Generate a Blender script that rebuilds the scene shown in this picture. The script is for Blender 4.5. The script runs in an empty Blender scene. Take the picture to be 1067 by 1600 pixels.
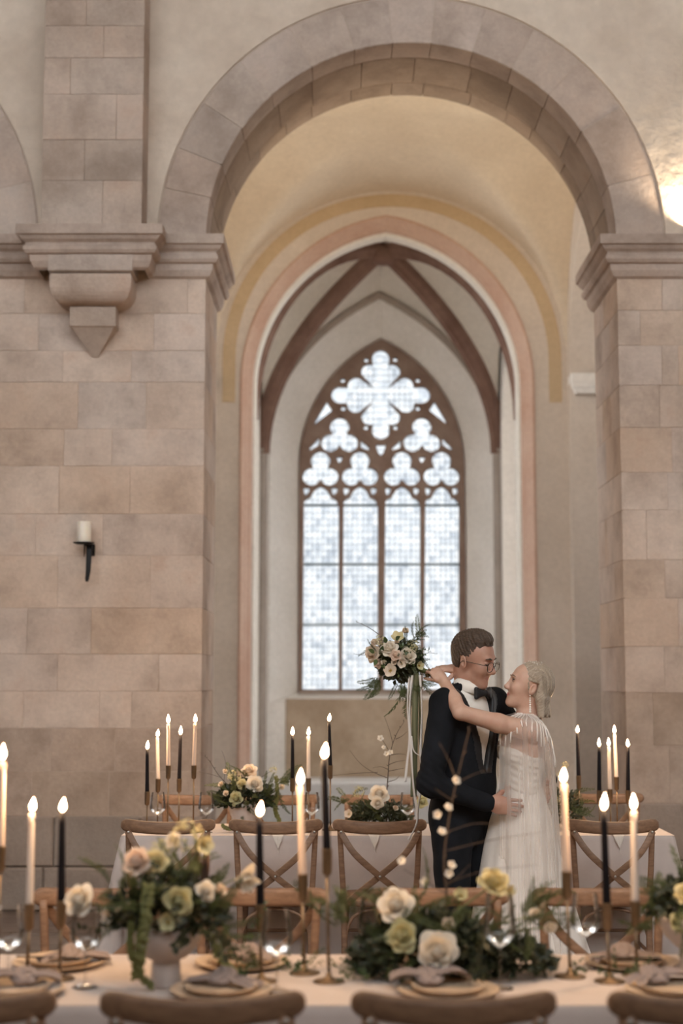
import bpy, bmesh, math, random
import numpy as np
from mathutils import Vector, Matrix
random.seed(7)
PI = math.pi
SC = bpy.context.scene
COL = SC.collection

# ---------------------------------------------------------------- camera, sky, exposure
FPX, CAMZ, HORIZON = 2300.0, 1.63, 1054.0
TILT = math.atan((HORIZON - 800.0) / FPX)
cam_d = bpy.data.cameras.new('camera')
cam = bpy.data.objects.new('camera', cam_d); COL.objects.link(cam)
cam_d.sensor_fit = 'VERTICAL'; cam_d.sensor_height = 36.0; cam_d.sensor_width = 24.0
cam_d.lens = FPX / 1600.0 * 36.0
cam.location = (0, 0, CAMZ); cam.rotation_euler = (PI / 2 + TILT, 0, 0)
cam_d.clip_end = 200
cam_d.dof.use_dof = True; cam_d.dof.focus_distance = 7.05; cam_d.dof.aperture_fstop = 1.6
SC.camera = cam
W = bpy.data.worlds.new('overcast_sky'); SC.world = W; W.use_nodes = True
_bg = W.node_tree.nodes.get('Background') or W.node_tree.nodes.new('ShaderNodeBackground')
_bg.inputs[0].default_value = (0.93, 0.97, 1.0, 1); _bg.inputs[1].default_value = 4.75
SC.view_settings.view_transform = 'Standard'; SC.view_settings.look = 'None'
SC.view_settings.gamma = 1.0; SC.view_settings.exposure = 0.08
SC.view_settings.use_curve_mapping = False
SC.cycles.max_bounces = 9; SC.cycles.diffuse_bounces = 5; SC.cycles.transparent_max_bounces = 24
SC.cycles.caustics_reflective = False; SC.cycles.caustics_refractive = False
SC.cycles.sample_clamp_indirect = 4.0

def P(px, py, Y):
    """world point at depth Y that the lens images at pixel (px, py)"""
    s, c = math.sin(TILT), math.cos(TILT)
    up = 800.0 - py
    d = (px - 533.5, FPX * c - up * s, FPX * s + up * c)
    t = Y / d[1]
    return Vector((d[0] * t, Y, CAMZ + d[2] * t))

# ---------------------------------------------------------------- helpers
def link(o, parent=None):
    COL.objects.link(o)
    if parent is not None: o.parent = parent
    return o
def tag(o, label=None, cat=None, group=None, kind=None):
    if label: o['label'] = label
    if cat: o['category'] = cat
    if group: o['group'] = group
    if kind: o['kind'] = kind
    return o
def empty(name, loc=(0, 0, 0), rz=0.0, parent=None):
    o = bpy.data.objects.new(name, None); o.empty_display_size = 0.1
    o.location = loc; o.rotation_euler = (0, 0, rz)
    return link(o, parent)
def mesh(name, verts, faces, mats=None, smooth=False, fm=None):
    me = bpy.data.meshes.new(name)
    me.from_pydata([tuple(v) for v in verts], [], [tuple(f) for f in faces])
    if mats is not None:
        for m in (mats if isinstance(mats, (list, tuple)) else [mats]): me.materials.append(m)
    if smooth: me.polygons.foreach_set('use_smooth', [True] * len(me.polygons))
    if fm is not None: me.polygons.foreach_set('material_index', list(fm))
    me.update()
    return me
def obj(name, me, parent=None, loc=None):
    o = bpy.data.objects.new(name, me)
    if loc is not None: o.location = loc
    return link(o, parent)
def copy_tree(o, parent=None):
    c = o.copy(); COL.objects.link(c)
    if parent is not None: c.parent = parent
    for ch in list(o.children): copy_tree(ch, c)
    return c
def recalc(me):
    bm = bmesh.new(); bm.from_mesh(me); bmesh.ops.recalc_face_normals(bm, faces=bm.faces); bm.to_mesh(me); bm.free()
    return me

class MB:
    """collects shapes into one mesh"""
    def __init__(s): s.v = []; s.f = []; s.m = []
    def add(s, v, f, mi=0):
        b = len(s.v); s.v += [tuple(x) for x in v]; s.f += [tuple(i + b for i in q) for q in f]; s.m += [mi] * len(f)
        return s
    def box(s, x0, x1, y0, y1, z0, z1, c=0.0, mi=0):
        if c <= 0:
            v = [(x, y, z) for z in (z0, z1) for y in (y0, y1) for x in (x0, x1)]
            f = [(0, 2, 3, 1), (4, 5, 7, 6), (0, 1, 5, 4), (2, 6, 7, 3), (0, 4, 6, 2), (1, 3, 7, 5)]
            return s.add(v, f, mi)
        v, f = cham_box(x0, x1, y0, y1, z0, z1, c); return s.add(v, f, mi)
    def lathe(s, prof, n=24, cen=(0, 0, 0), mi=0, cap=True):
        cx, cy, cz = cen; v = []; f = []
        for r, z in prof:
            for i in range(n):
                a = 2 * PI * i / n; v.append((cx + r * math.cos(a), cy + r * math.sin(a), cz + z))
        for k in range(len(prof) - 1):
            for i in range(n):
                j = (i + 1) % n; f.append((k * n + i, k * n + j, (k + 1) * n + j, (k + 1) * n + i))
        if cap:
            if prof[0][0] > 1e-5: f.append(tuple(range(n - 1, -1, -1)))
            if prof[-1][0] > 1e-5: f.append(tuple((len(prof) - 1) * n + i for i in range(n)))
        return s.add(v, f, mi)
    def sweep(s, path, sec, up=(0, 0, 1), mi=0, cap=True, closed=False):
        """path: points; sec: list of (u,v) or function(t)->list; u across (right), v along up"""
        v, f = sweep(path, sec, up, cap, closed); return s.add(v, f, mi)
    def tube(s, path, r, n=6, mi=0):
        """r: number, list or function(t)"""
        k = len(path)
        rr = [r(i / (k - 1)) if callable(r) else (r[i] if isinstance(r, (list, tuple)) else r) for i in range(k)]
        v, f = tube(path, rr, n); return s.add(v, f, mi)
    def mesh(s, name, mats, smooth=False): return mesh(name, s.v, s.f, mats, smooth, s.m if isinstance(mats, (list, tuple)) else None)
    def build(s, name, mats, parent=None, smooth=False, loc=None): return obj(name, s.mesh(name, mats, smooth), parent, loc)

def cham_box(x0, x1, y0, y1, z0, z1, c):
    v = []; idx = {}
    X = (x0, x1); Y = (y0, y1); Z = (z0, z1)
    sg = (1, -1)
    for i in (0, 1):
        for j in (0, 1):
            for k in (0, 1):
                x, y, z = X[i], Y[j], Z[k]; dx, dy, dz = sg[i] * c, sg[j] * c, sg[k] * c
                for a, p in enumerate(((x, y + dy, z + dz), (x + dx, y, z + dz), (x + dx, y + dy, z))):
                    idx[i, j, k, a] = len(v); v.append(p)
    f = []
    I = idx
    for i in (0, 1): f.append([I[i, 0, 0, 0], I[i, 1, 0, 0], I[i, 1, 1, 0], I[i, 0, 1, 0]])
    for j in (0, 1): f.append([I[0, j, 0, 1], I[1, j, 0, 1], I[1, j, 1, 1], I[0, j, 1, 1]])
    for k in (0, 1): f.append([I[0, 0, k, 2], I[1, 0, k, 2], I[1, 1, k, 2], I[0, 1, k, 2]])
    for i in (0, 1):
        for j in (0, 1): f.append([I[i, j, 0, 0], I[i, j, 1, 0], I[i, j, 1, 1], I[i, j, 0, 1]])
        for k in (0, 1): f.append([I[i, 0, k, 0], I[i, 1, k, 0], I[i, 1, k, 2], I[i, 0, k, 2]])
    for j in (0, 1):
        for k in (0, 1): f.append([I[0, j, k, 1], I[1, j, k, 1], I[1, j, k, 2], I[0, j, k, 2]])
    for i in (0, 1):
        for j in (0, 1):
            for k in (0, 1): f.append([I[i, j, k, 0], I[i, j, k, 1], I[i, j, k, 2]])
    cen = Vector(((x0 + x1) / 2, (y0 + y1) / 2, (z0 + z1) / 2)); out = []
    for q in f:
        p = [Vector(v[a]) for a in q]; n = (p[1] - p[0]).cross(p[2] - p[0]); m = sum(p, Vector()) / len(p)
        out.append(tuple(q) if n.dot(m - cen) > 0 else tuple(reversed(q)))
    return v, out

def sweep(path, sec, up=(0, 0, 1), cap=True, closed=False):
    path = [Vector(p) for p in path]; n = len(path); v = []; f = []
    for i, p in enumerate(path):
        if closed: t = path[(i + 1) % n] - path[i - 1]
        else: t = path[min(i + 1, n - 1)] - path[max(i - 1, 0)]
        t.normalize()
        U = Vector(up(i / (n - 1)) if callable(up) else up)
        r = t.cross(U)
        if r.length < 1e-6: r = t.cross(Vector((1, 0, 0)))
        r.normalize(); w = r.cross(t); w.normalize()
        ss = sec(i / (n - 1)) if callable(sec) else sec
        for a, b in ss: v.append(p + r * a + w * b)
    m = len(ss)
    for i in range(n if closed else n - 1):
        for j in range(m):
            k = (j + 1) % m; i2 = (i + 1) % n
            f.append((i * m + j, i * m + k, i2 * m + k, i2 * m + j))
    if cap and not closed:
        f.append(tuple(range(m - 1, -1, -1))); f.append(tuple((n - 1) * m + j for j in range(m)))
    return v, f
def tube(path, rr, n=6):
    path = [Vector(p) for p in path]; k = len(path); v = []; f = []
    ref = None
    for i, p in enumerate(path):
        t = (path[min(i + 1, k - 1)] - path[max(i - 1, 0)]).normalized()
        if ref is None: ref = t.orthogonal().normalized()
        ref = (ref - t * ref.dot(t)).normalized(); b = t.cross(ref)
        for j in range(n):
            a = 2 * PI * j / n; v.append(p + (ref * math.cos(a) + b * math.sin(a)) * rr[i])
    for i in range(k - 1):
        for j in range(n):
            q = (j + 1) % n; f.append((i * n + j, i * n + q, (i + 1) * n + q, (i + 1) * n + j))
    f.append(tuple(range(n - 1, -1, -1))); f.append(tuple((k - 1) * n + j for j in range(n)))
    return v, f
def rrect(w, h, r, n=4):
    """rounded rectangle section, full sizes"""
    out = []
    for cx, cy, a0 in ((w / 2 - r, h / 2 - r, 0), (-w / 2 + r, h / 2 - r, PI / 2), (-w / 2 + r, -h / 2 + r, PI), (w / 2 - r, -h / 2 + r, 1.5 * PI)):
        for i in range(n + 1):
            a = a0 + PI / 2 * i / n; out.append((cx + r * math.cos(a), cy + r * math.sin(a)))
    return out
def bez(p0, p1, p2, p3, n=10):
    p0, p1, p2, p3 = map(Vector, (p0, p1, p2, p3)); o = []
    for i in range(n + 1):
        t = i / n; u = 1 - t; o.append(p0 * u ** 3 + p1 * 3 * u * u * t + p2 * 3 * u * t * t + p3 * t ** 3)
    return o
def catmull(pts, n=6):
    pts = [Vector(p) for p in pts]; o = []
    for i in range(len(pts) - 1):
        a, b, c, d = pts[max(i - 1, 0)], pts[i], pts[i + 1], pts[min(i + 2, len(pts) - 1)]
        for k in range(n):
            t = k / n
            o.append(0.5 * ((2 * b) + (c - a) * t + (2 * a - 5 * b + 4 * c - d) * t * t + (3 * b - a - 3 * c + d) * t ** 3))
    o.append(pts[-1]); return o

# ---------------------------------------------------------------- materials
def new_mat(name):
    m = bpy.data.materials.new(name); m.use_nodes = True; nt = m.node_tree; nt.nodes.clear()
    o = nt.nodes.new('ShaderNodeOutputMaterial'); return m, nt, o
def principled(nt, out, **kw):
    b = nt.nodes.new('ShaderNodeBsdfPrincipled'); nt.links.new(b.outputs[0], out.inputs[0])
    for k, v in kw.items(): b.inputs[k.replace('_', ' ')].default_value = v
    return b
def ramp(nt, stops):
    r = nt.nodes.new('ShaderNodeValToRGB'); e = r.color_ramp.elements
    while len(e) < len(stops): e.new(0.5)
    for x, (p, c) in zip(e, stops): x.position = p; x.color = (*c, 1)
    return r
def noise(nt, vec, scale, detail=4, rough=0.6):
    n = nt.nodes.new('ShaderNodeTexNoise'); n.inputs['Scale'].default_value = scale
    n.inputs['Detail'].default_value = detail; n.inputs['Roughness'].default_value = rough
    if vec is not None: nt.links.new(vec, n.inputs['Vector'])
    return n
def mixc(nt, a, b, fac, mode='MIX'):
    m = nt.nodes.new('ShaderNodeMix'); m.data_type = 'RGBA'; m.blend_type = mode
    for s, x in ((m.inputs[0], fac), (m.inputs[6], a), (m.inputs[7], b)):
        if isinstance(x, (int, float)): s.default_value = x
        elif isinstance(x, (tuple, list)): s.default_value = (*x[:3], 1)
        else: nt.links.new(x, s)
    return m.outputs[2]
def scaled(nt, vec, sx, sy, sz, rot=None):
    m = nt.nodes.new('ShaderNodeMapping'); m.inputs['Scale'].default_value = (sx, sy, sz)
    if rot: m.inputs['Rotation'].default_value = rot
    nt.links.new(vec, m.inputs[0]); return m.outputs[0]
def coords(nt, kind='world'):
    if kind == 'world': return nt.nodes.new('ShaderNodeNewGeometry').outputs['Position']
    return nt.nodes.new('ShaderNodeTexCoord').outputs['Object']
def bump(nt, b, h, strength=0.3, dist=0.01):
    n = nt.nodes.new('ShaderNodeBump'); n.inputs['Strength'].default_value = strength; n.inputs['Distance'].default_value = dist
    nt.links.new(h, n.inputs['Height']); nt.links.new(n.outputs[0], b.inputs['Normal'])
def simple(name, col, rough=0.6, metal=0.0, var=0.12, scale=12, bmp=0.0, kind='object', **kw):
    m, nt, o = new_mat(name); b = principled(nt, o, Roughness=rough, Metallic=metal, **kw)
    v = coords(nt, kind); n = noise(nt, v, scale)
    r = ramp(nt, [(0.3, tuple(c * (1 - var) for c in col)), (0.7, tuple(min(1, c * (1 + var)) for c in col))])
    nt.links.new(n.outputs[0], r.inputs[0]); nt.links.new(r.outputs[0], b.inputs['Base Color'])
    if bmp: bump(nt, b, n.outputs[0], bmp, 0.01)
    return m
def stone_mat(name, cols, stain=(0.34, 0.24, 0.18), bstr=0.35, stain_amt=0.5):
    m, nt, o = new_mat(name); b = principled(nt, o, Roughness=0.9)
    b.inputs['Specular IOR Level'].default_value = 0.2
    v = coords(nt)
    oi = nt.nodes.new('ShaderNodeObjectInfo')
    r = ramp(nt, [(i / (len(cols) - 1), c) for i, c in enumerate(cols)])
    nt.links.new(oi.outputs['Random'], r.inputs[0])
    # each block's grain is shifted by its own random number
    add = nt.nodes.new('ShaderNodeVectorMath'); add.operation = 'ADD'
    mul = nt.nodes.new('ShaderNodeMath'); mul.operation = 'MULTIPLY'; mul.inputs[1].default_value = 37.0
    nt.links.new(oi.outputs['Random'], mul.inputs[0]); nt.links.new(v, add.inputs[0]); nt.links.new(mul.outputs[0], add.inputs[1])
    n1 = noise(nt, add.outputs[0], 2.6, 6, 0.62); n2 = noise(nt, add.outputs[0], 34, 5, 0.7); n3 = noise(nt, v, 0.9, 3)
    r1 = ramp(nt, [(0.30, (0.66, 0.63, 0.61)), (0.5, (1.0, 0.99, 0.98)), (0.70, (1.22, 1.20, 1.18))])
    nt.links.new(n1.outputs[0], r1.inputs[0])
    c = mixc(nt, r.outputs[0], r1.outputs[0], 0.75, 'MULTIPLY')
    r3 = ramp(nt, [(0.58, (0, 0, 0)), (0.8, (1, 1, 1))]); nt.links.new(n1.outputs[0], r3.inputs[0])
    ms = nt.nodes.new('ShaderNodeMath'); ms.operation = 'MULTIPLY'; ms.inputs[1].default_value = stain_amt
    nt.links.new(r3.outputs[0], ms.inputs[0])
    c = mixc(nt, c, stain, ms.outputs[0])
    r2 = ramp(nt, [(0.35, (0.9, 0.9, 0.9)), (0.7, (1.07, 1.07, 1.07))]); nt.links.new(n2.outputs[0], r2.inputs[0])
    c = mixc(nt, c, r2.outputs[0], 0.8, 'MULTIPLY')
    r4 = ramp(nt, [(0.36, (0.86, 0.82, 0.79)), (0.62, (1.08, 1.08, 1.08))]); nt.links.new(n3.outputs[0], r4.inputs[0])
    c = mixc(nt, c, r4.outputs[0], 1.0, 'MULTIPLY')
    nt.links.new(c, b.inputs['Base Color'])
    mb = nt.nodes.new('ShaderNodeMath'); mb.operation = 'MULTIPLY_ADD'; mb.inputs[1].default_value = 2.2; nt.links.new(n1.outputs[0], mb.inputs[0]); nt.links.new(n2.outputs[0], mb.inputs[2])
    bump(nt, b, mb.outputs[0], bstr, 0.016)
    return m
def plaster_mat(name, c1, c2, scale=1.3, bstr=0.3, fine=22, c3=None):
    m, nt, o = new_mat(name); b = principled(nt, o, Roughness=0.92)
    b.inputs['Specular IOR Level'].default_value = 0.15
    v = coords(nt); n1 = noise(nt, v, scale, 6, 0.6); n2 = noise(nt, v, fine, 5, 0.65)
    st = [(0.32, c1), (0.68, c2)] if c3 is None else [(0.28, c1), (0.5, c2), (0.72, c3)]
    r = ramp(nt, st); nt.links.new(n1.outputs[0], r.inputs[0])
    r2 = ramp(nt, [(0.35, (0.93, 0.93, 0.93)), (0.7, (1.05, 1.05, 1.05))]); nt.links.new(n2.outputs[0], r2.inputs[0])
    nt.links.new(mixc(nt, r.outputs[0], r2.outputs[0], 1.0, 'MULTIPLY'), b.inputs['Base Color'])
    bump(nt, b, n2.outputs[0], bstr, 0.015)
    return m
M = {}
M['stone'] = stone_mat('sandstone', [(.51, .42, .355), (.56, .47, .405), (.545, .465, .41), (.57, .47, .395), (.54, .425, .34), (.52, .45, .40), (.57, .48, .42)], stain=(.38, .25, .18), stain_amt=0.75)
M['stone_top'] = stone_mat('pilaster_sandstone', [(.43, .36, .31), (.48, .39, .33), (.45, .38, .33), (.50, .41, .35)], stain=(.36, .22, .15))
M['vouss'] = stone_mat('voussoir_sandstone', [(.44, .38, .34), (.49, .41, .36), (.46, .38, .33), (.50, .43, .38)], stain=(.40, .29, .22), stain_amt=.35)
M['plinth'] = stone_mat('plinth_sandstone', [(.29, .24, .205), (.34, .28, .24), (.27, .23, .20)], stain=(.16, .13, .11), stain_amt=0.8)
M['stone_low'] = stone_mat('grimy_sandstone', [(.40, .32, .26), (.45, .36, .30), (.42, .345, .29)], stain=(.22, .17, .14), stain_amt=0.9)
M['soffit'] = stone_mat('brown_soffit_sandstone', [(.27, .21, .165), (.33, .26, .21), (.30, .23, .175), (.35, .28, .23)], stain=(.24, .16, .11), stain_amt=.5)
M['mortar'] = plaster_mat('lime_mortar', (.42, .34, .28), (.50, .41, .34))
M['plaster'] = plaster_mat('nave_plaster', (.52, .43, .35), (.65, .56, .47), 1.6, 0.9, 9)
M['vault'] = plaster_mat('aisle_vault_plaster', (.60, .50, .38), (.70, .60, .47), 1.1, 0.12)
M['aislewall'] = plaster_mat('aisle_wall_plaster', (.60, .52, .44), (.68, .60, .52), 1.5, 0.15)
M['white'] = plaster_mat('chapel_whitewash', (.79, .76, .71), (.88, .85, .81), 1.8, 0.2)
M['chapelweb'] = plaster_mat('chapel_web_plaster', (.72, .68, .61), (.81, .77, .70), 1.4, 0.15)
M['ochre'] = plaster_mat('ochre_painted_band', (.53, .40, .25), (.60, .46, .30), 2.5, 0.12)
M['pink'] = plaster_mat('pink_sandstone_moulding', (.50, .32, .24), (.58, .42, .33), 1.6, 0.12)
M['rib'] = plaster_mat('red_sandstone_rib', (.19, .11, .085), (.28, .18, .14), 3, 0.2)
M['grey'] = plaster_mat('grey_stone_shaft', (.36, .31, .27), (.46, .40, .35), 2, 0.2)
M['tracery'] = plaster_mat('tracery_red_sandstone', (.23, .155, .12), (.32, .235, .19), 4, 0.2)
M['ledge'] = plaster_mat('limewashed_ledge', (.66, .66, .66), (.76, .76, .75), 2, 0.1)
M['brownwall'] = plaster_mat('bare_rubble_wall', (.36, .27, .19), (.50, .40, .30), 2.2, 0.3)
M['floor'] = stone_mat('floor_flagstone', [(.17, .13, .11), (.22, .17, .14), (.19, .16, .14), (.24, .18, .15)], stain=(.12, .09, .08))
M['iron'] = simple('black_iron', (.012, .012, .013), 0.55, 0.6)
M['bar'] = simple('green_grey_saddle_bar', (.10, .14, .14), 0.5, 0.3)
# ================================================================ THE SETTING
def arch_pts(w, c, zs, z0, n=18):
    """two-centred arch, left foot -> apex -> right foot, list of (x,z)"""
    r = w + c; a1 = math.acos(max(-1, min(1, -c / r))) if r > 0 else PI / 2
    L = [(-w, z0)]
    for i in range(n + 1):
        a = PI + (a1 - PI) * i / n
        L.append((c + r * math.cos(a), zs + r * math.sin(a)))
    R = [(-x, z) for x, z in reversed(L[:-1])]
    return L + R
def pointed_c(w, rise): return (rise * rise - w * w) / (2 * w)
def sweep_arch(cx, w, c, zs, z0, prof, n=18):
    """prof: [(offset, y)] ; returns verts, faces"""
    v = []; f = []; m = None
    for o, y in prof:
        pts = arch_pts(w + o, c, zs, z0, n); m = len(pts)
        v += [(cx + x, y, z) for x, z in pts]
    for k in range(len(prof) - 1):
        for i in range(m - 1): f.append((k * m + i, k * m + i + 1, (k + 1) * m + i + 1, (k + 1) * m + i))
    return v, f
def plate_mesh(name, loops, y0, y1, mat, bev=0.0, axis='Y'):
    """flat plate with holes in the XZ plane (even-odd), between depths y0 and y1; loops: lists of (x,z)"""
    cu = bpy.data.curves.new(name, 'CURVE'); cu.dimensions = '2D'; cu.fill_mode = 'BOTH'
    cu.extrude = max((y1 - y0) / 2 - bev, 0.001); cu.bevel_depth = bev; cu.bevel_resolution = 1
    for lp in loops:
        sp = cu.splines.new('POLY'); sp.points.add(len(lp) - 1)
        for p, (x, z) in zip(sp.points, lp): p.co = (x, z, 0, 1)
        sp.use_cyclic_u = True
    tmp = bpy.data.objects.new(name, cu); COL.objects.link(tmp)
    dg = bpy.context.evaluated_depsgraph_get(); me = bpy.data.meshes.new_from_object(tmp.evaluated_get(dg))
    bpy.data.objects.remove(tmp); bpy.data.curves.remove(cu)
    ym = (y0 + y1) / 2
    if axis == 'Y': mt = Matrix(((1, 0, 0, 0), (0, 0, -1, ym), (0, 1, 0, 0), (0, 0, 0, 1)))
    else: mt = Matrix(((0, 0, 1, ym), (1, 0, 0, 0), (0, 1, 0, 0), (0, 0, 0, 1)))   # plate in the YZ plane
    me.transform(mt); me.materials.clear(); me.materials.append(mat); me.name = name
    return me
def struct(name, me, parent=None):
    o = obj(name, me, parent)
    if parent is None: o['kind'] = 'structure'
    return o
def stone(name, parent, x0, x1, y0, y1, z0, z1, mat, c=0.0025):
    v, f = cham_box(x0, x1, y0, y1, z0, z1, c)
    return obj(name, mesh(name, v, f, mat), parent)

YF, YR = 10.5, 11.5                      # nave arcade: front and rear face
ACX, AR, AZ = 0.51, 1.50, 4.80           # arch centre, radius, springing
BAY = 4.59
ZT = 10.5
CENTRES = (ACX - BAY, ACX, ACX + BAY)

# floor ---------------------------------------------------------
fl = struct('floor', MB().box(-9, 10, -6, 18.6, -0.2, -0.012).mesh('floor', M['floor']))
v, f = cham_box(-.298, .298, -.298, .298, -.05, 0, .006)
slab_me = mesh('flagstone', v, f, M['floor'])
for i in range(-7, 8):
    for j in range(0, 13):
        o = obj('flagstone', slab_me, fl, ((i + (0.5 if j % 2 else 0)) * .6, 3.3 + j * .6, random.uniform(-.003, .001)))

# arcade wall core ----------------------------------------------
def wall_outline(rec):
    pts = [(-9, 0)]
    for cx in CENTRES:
        a = arch_pts(AR + rec, 0, AZ, 0, 20); pts += [(cx + x, z) for x, z in a]
    pts += [(9.5, 0), (9.5, AZ + 1.85), (-9, AZ + 1.85)]
    return pts
nave = struct('wall_nave', plate_mesh('wall_nave', [wall_outline(.014)], YF + .0035, YR - .004, M['mortar']))
# plaster field above the springing, cut around the arch rings
def plaster_outline():
    r = AR + .362; pts = [(-9, AZ)]
    for cx in CENTRES:
        a = [(x, z) for x, z in arch_pts(r, 0, AZ, AZ, 24)]; pts += [(cx + x, z) for x, z in a[1:-1]]
    return pts + [(9.5, AZ), (9.5, ZT), (-9, ZT)]
obj('plaster_field', plate_mesh('plaster_field', [plaster_outline()], YF - .012, YF + .3, M['plaster']), nave)
obj('upper_wall_core', MB().box(-9, 9.5, YF + .28, YR, AZ + 1.8, ZT).mesh('upper_wall_core', M['mortar']), nave)

# voussoirs -----------------------------------------------------
rv = random.Random(11)
def voussoirs(cx, cuts, y0, y1, r0=AR, r1=AR + .35, mat='vouss'):
    for a0, a1 in zip(cuts[:-1], cuts[1:]):
        g = .003 / AR; n = 4; v = []; f = []
        pr = rv.uniform(0, .006)
        for yy, ins in ((y0 + pr + .004, .004), (y0 + pr, .010), (y1, 0)):
            pass
        sec = [(r0 + pr * .5, y1), (r0 + pr * .5, y0 + .006), (r0 + .006, y0), (r1 - .006, y0), (r1, y0 + .006), (r1, y1)]
        for i in range(n + 1):
            a = a0 + g + (a1 - a0 - 2 * g) * i / n
            for r, y in sec: v.append((cx + r * math.cos(a), y + (pr if y < y1 else 0), AZ + r * math.sin(a)))
        m = len(sec)
        for i in range(n):
            for j in range(m):
                k = (j + 1) % m; f.append((i * m + j, i * m + k, (i + 1) * m + k, (i + 1) * m + j))
        f.append(tuple(range(m - 1, -1, -1))); f.append(tuple(n * m + j for j in range(m)))
        me = mesh('voussoir', v, f, M[mat]); obj('voussoir', recalc(me), nave)
def cuts(n, sd):
    r = random.Random(sd); c = [0]
    for i in range(n): c.append(c[-1] + r.uniform(.75, 1.25))
    return [PI * x / c[-1] for x in c]
main_cuts = [PI * t / 180 for t in (0, 15.5, 33, 47, 60, 72, 84, 95, 106, 119, 133, 146, 158, 168, 180)]
voussoirs(ACX, main_cuts, YF - .004, YF + .26)
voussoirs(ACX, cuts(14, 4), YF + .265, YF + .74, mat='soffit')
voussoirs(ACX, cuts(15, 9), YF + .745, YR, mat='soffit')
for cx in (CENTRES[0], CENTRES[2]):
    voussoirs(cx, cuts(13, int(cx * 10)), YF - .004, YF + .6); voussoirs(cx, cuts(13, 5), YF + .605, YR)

# ashlar of the piers -------------------------------------------
def zrow(py): return P(533, py, YF).z
def xcol(px, py): return P(px, py, YF).x
rs = random.Random(3)
def ashlar(xa, xb, rows, joints, mats='stone', reveal=0):
    """reveal: +1 right-hand reveal at xb faces the opening, -1 left-hand reveal at xa"""
    for k, (ya, yb) in enumerate(zip(rows[:-1], rows[1:])):
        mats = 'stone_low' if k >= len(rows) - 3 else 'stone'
        z1, z0 = zrow(ya) - .001, zrow(yb) + .001; ym = (ya + yb) / 2
        js = joints.get(k)
        xs = [xcol(j, ym) for j in js] if js else []
        xs = [x for x in xs if xa + .12 < x < xb - .12]
        if not js:
            x = xa + rs.uniform(.25, .6)
            while x < xb - .25: xs.append(x); x += rs.uniform(.4, .72)
        else:
            x = min(xs) if xs else xb
            while x - xa > .75: x -= rs.uniform(.45, .6); xs.append(x)
        xs = [xa] + sorted(xs) + [xb]
        dep = .34 if k % 2 else .58
        for i, (p, q) in enumerate(zip(xs[:-1], xs[1:])):
            d = rs.uniform(-.002, .002)
            last = (reveal > 0 and i == len(xs) - 2) or (reveal < 0 and i == 0)
            stone('stone', nave, p + .001, q - .001, YF + d, YF + (dep if last else .2), z0, z1, M[mats])
            if last:
                ys = [dep] + ([.72] if k % 3 == 0 else []) + [1.0]
                for u, w_ in zip(ys[:-1], ys[1:]):
                    d2 = rs.uniform(0, .002)
                    if reveal > 0: stone('stone', nave, q - .3, q - .002 - d2, YF + u + .002, YF + w_ - .002, z0, z1, M[mats])
                    else: stone('stone', nave, p + .002 + d2, p + .3, YF + u + .002, YF + w_ - .002, z0, z1, M[mats])
PL = (ACX - BAY + AR, ACX - AR); PR = (ACX + AR, ACX + BAY - AR)
rowsL = [428, 490, 548, 597, 670, 728, 803, 868, 950, 1022, 1080, 1138, 1205, 1275]
jl = {0: [38, 150, 293], 1: [60, 145, 240], 2: [98, 205], 3: [122, 228], 4: [100, 175], 5: [92, 203], 6: [55, 160], 7: [90, 235], 8: [42, 142], 9: [90, 248], 10: [36, 155, 205], 11: [80, 180], 12: [50, 170, 250]}
ashlar(PL[0], PL[1], rowsL, jl, reveal=1)
rowsR = [428, 485, 540, 602, 668, 738, 797, 875, 935, 1010, 1082, 1165, 1255]
jr = {0: [1034], 1: [1000], 2: [1034, 1060], 3: [989, 1030], 4: [1050], 5: [1043], 6: [1010], 7: [1039], 8: [1060], 9: [1038], 10: [1020], 11: [1046]}
ashlar(PR[0], PR[1], rowsR, jr, reveal=-1)
# plinths: two projecting courses
for (xa, xb, top) in ((PL[0], PL[1], 1275), (PR[0], PR[1], 1255)):
    zt = zrow(top); zm = zt * .46
    for z0, z1, pj in ((zm, zt, .025), (0, zm, .07)):
        x = xa - pj
        while x < xb + pj - .01:
            nx = min(x + rs.uniform(.45, .7), xb + pj)
            if xb + pj - nx < .2: nx = xb + pj
            stone('plinth_stone', nave, x + .002, nx - .002, YF - pj, YR + pj, z0 + .002, z1 - .002, M['plinth'], .012); x = nx

# string course / imposts ----------------------------------------
IMPOST = [(0, 4.50), (.028, 4.515), (.05, 4.555), (.055, 4.60), (.078, 4.606), (.094, 4.628), (.094, 4.650), (.078, 4.672), (.078, 4.682), (.105, 4.700), (.122, 4.724), (.14, 4.730), (.14, 4.80), (0, 4.805)]
def mitre(path, prof):
    n = len(path); v = []; f = []
    nr = []
    for a, b in zip(path[:-1], path[1:]):
        d = Vector((b[0] - a[0], b[1] - a[1])).normalized(); nr.append(Vector((d.y, -d.x)))
    for i, p in enumerate(path):
        if i == 0: o = nr[0]
        elif i == n - 1: o = nr[-1]
        else: o = (nr[i - 1] + nr[i]) / (1 + nr[i - 1].dot(nr[i]))
        for r, z in prof: v.append((p[0] + o.x * r, p[1] + o.y * r, z))
    m = len(prof)
    for i in range(n - 1):
        for j in range(m - 1): f.append((i * m + j, (i + 1) * m + j, (i + 1) * m + j + 1, i * m + j + 1))
    f.append(tuple(range(m))); f.append(tuple((n - 1) * m + j for j in range(m - 1, -1, -1)))
    return v, f
PCX, PHW, PPJ = (PL[0] + PL[1]) / 2, .36, .30
def impost_run(path, name='impost'):
    v, f = mitre(path, IMPOST); return obj(name, recalc(mesh(name, v, f, M['vouss'])), nave)
impost_run([(PL[0], YR), (PL[0], YF), (PCX - PHW - .02, YF)])
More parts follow.
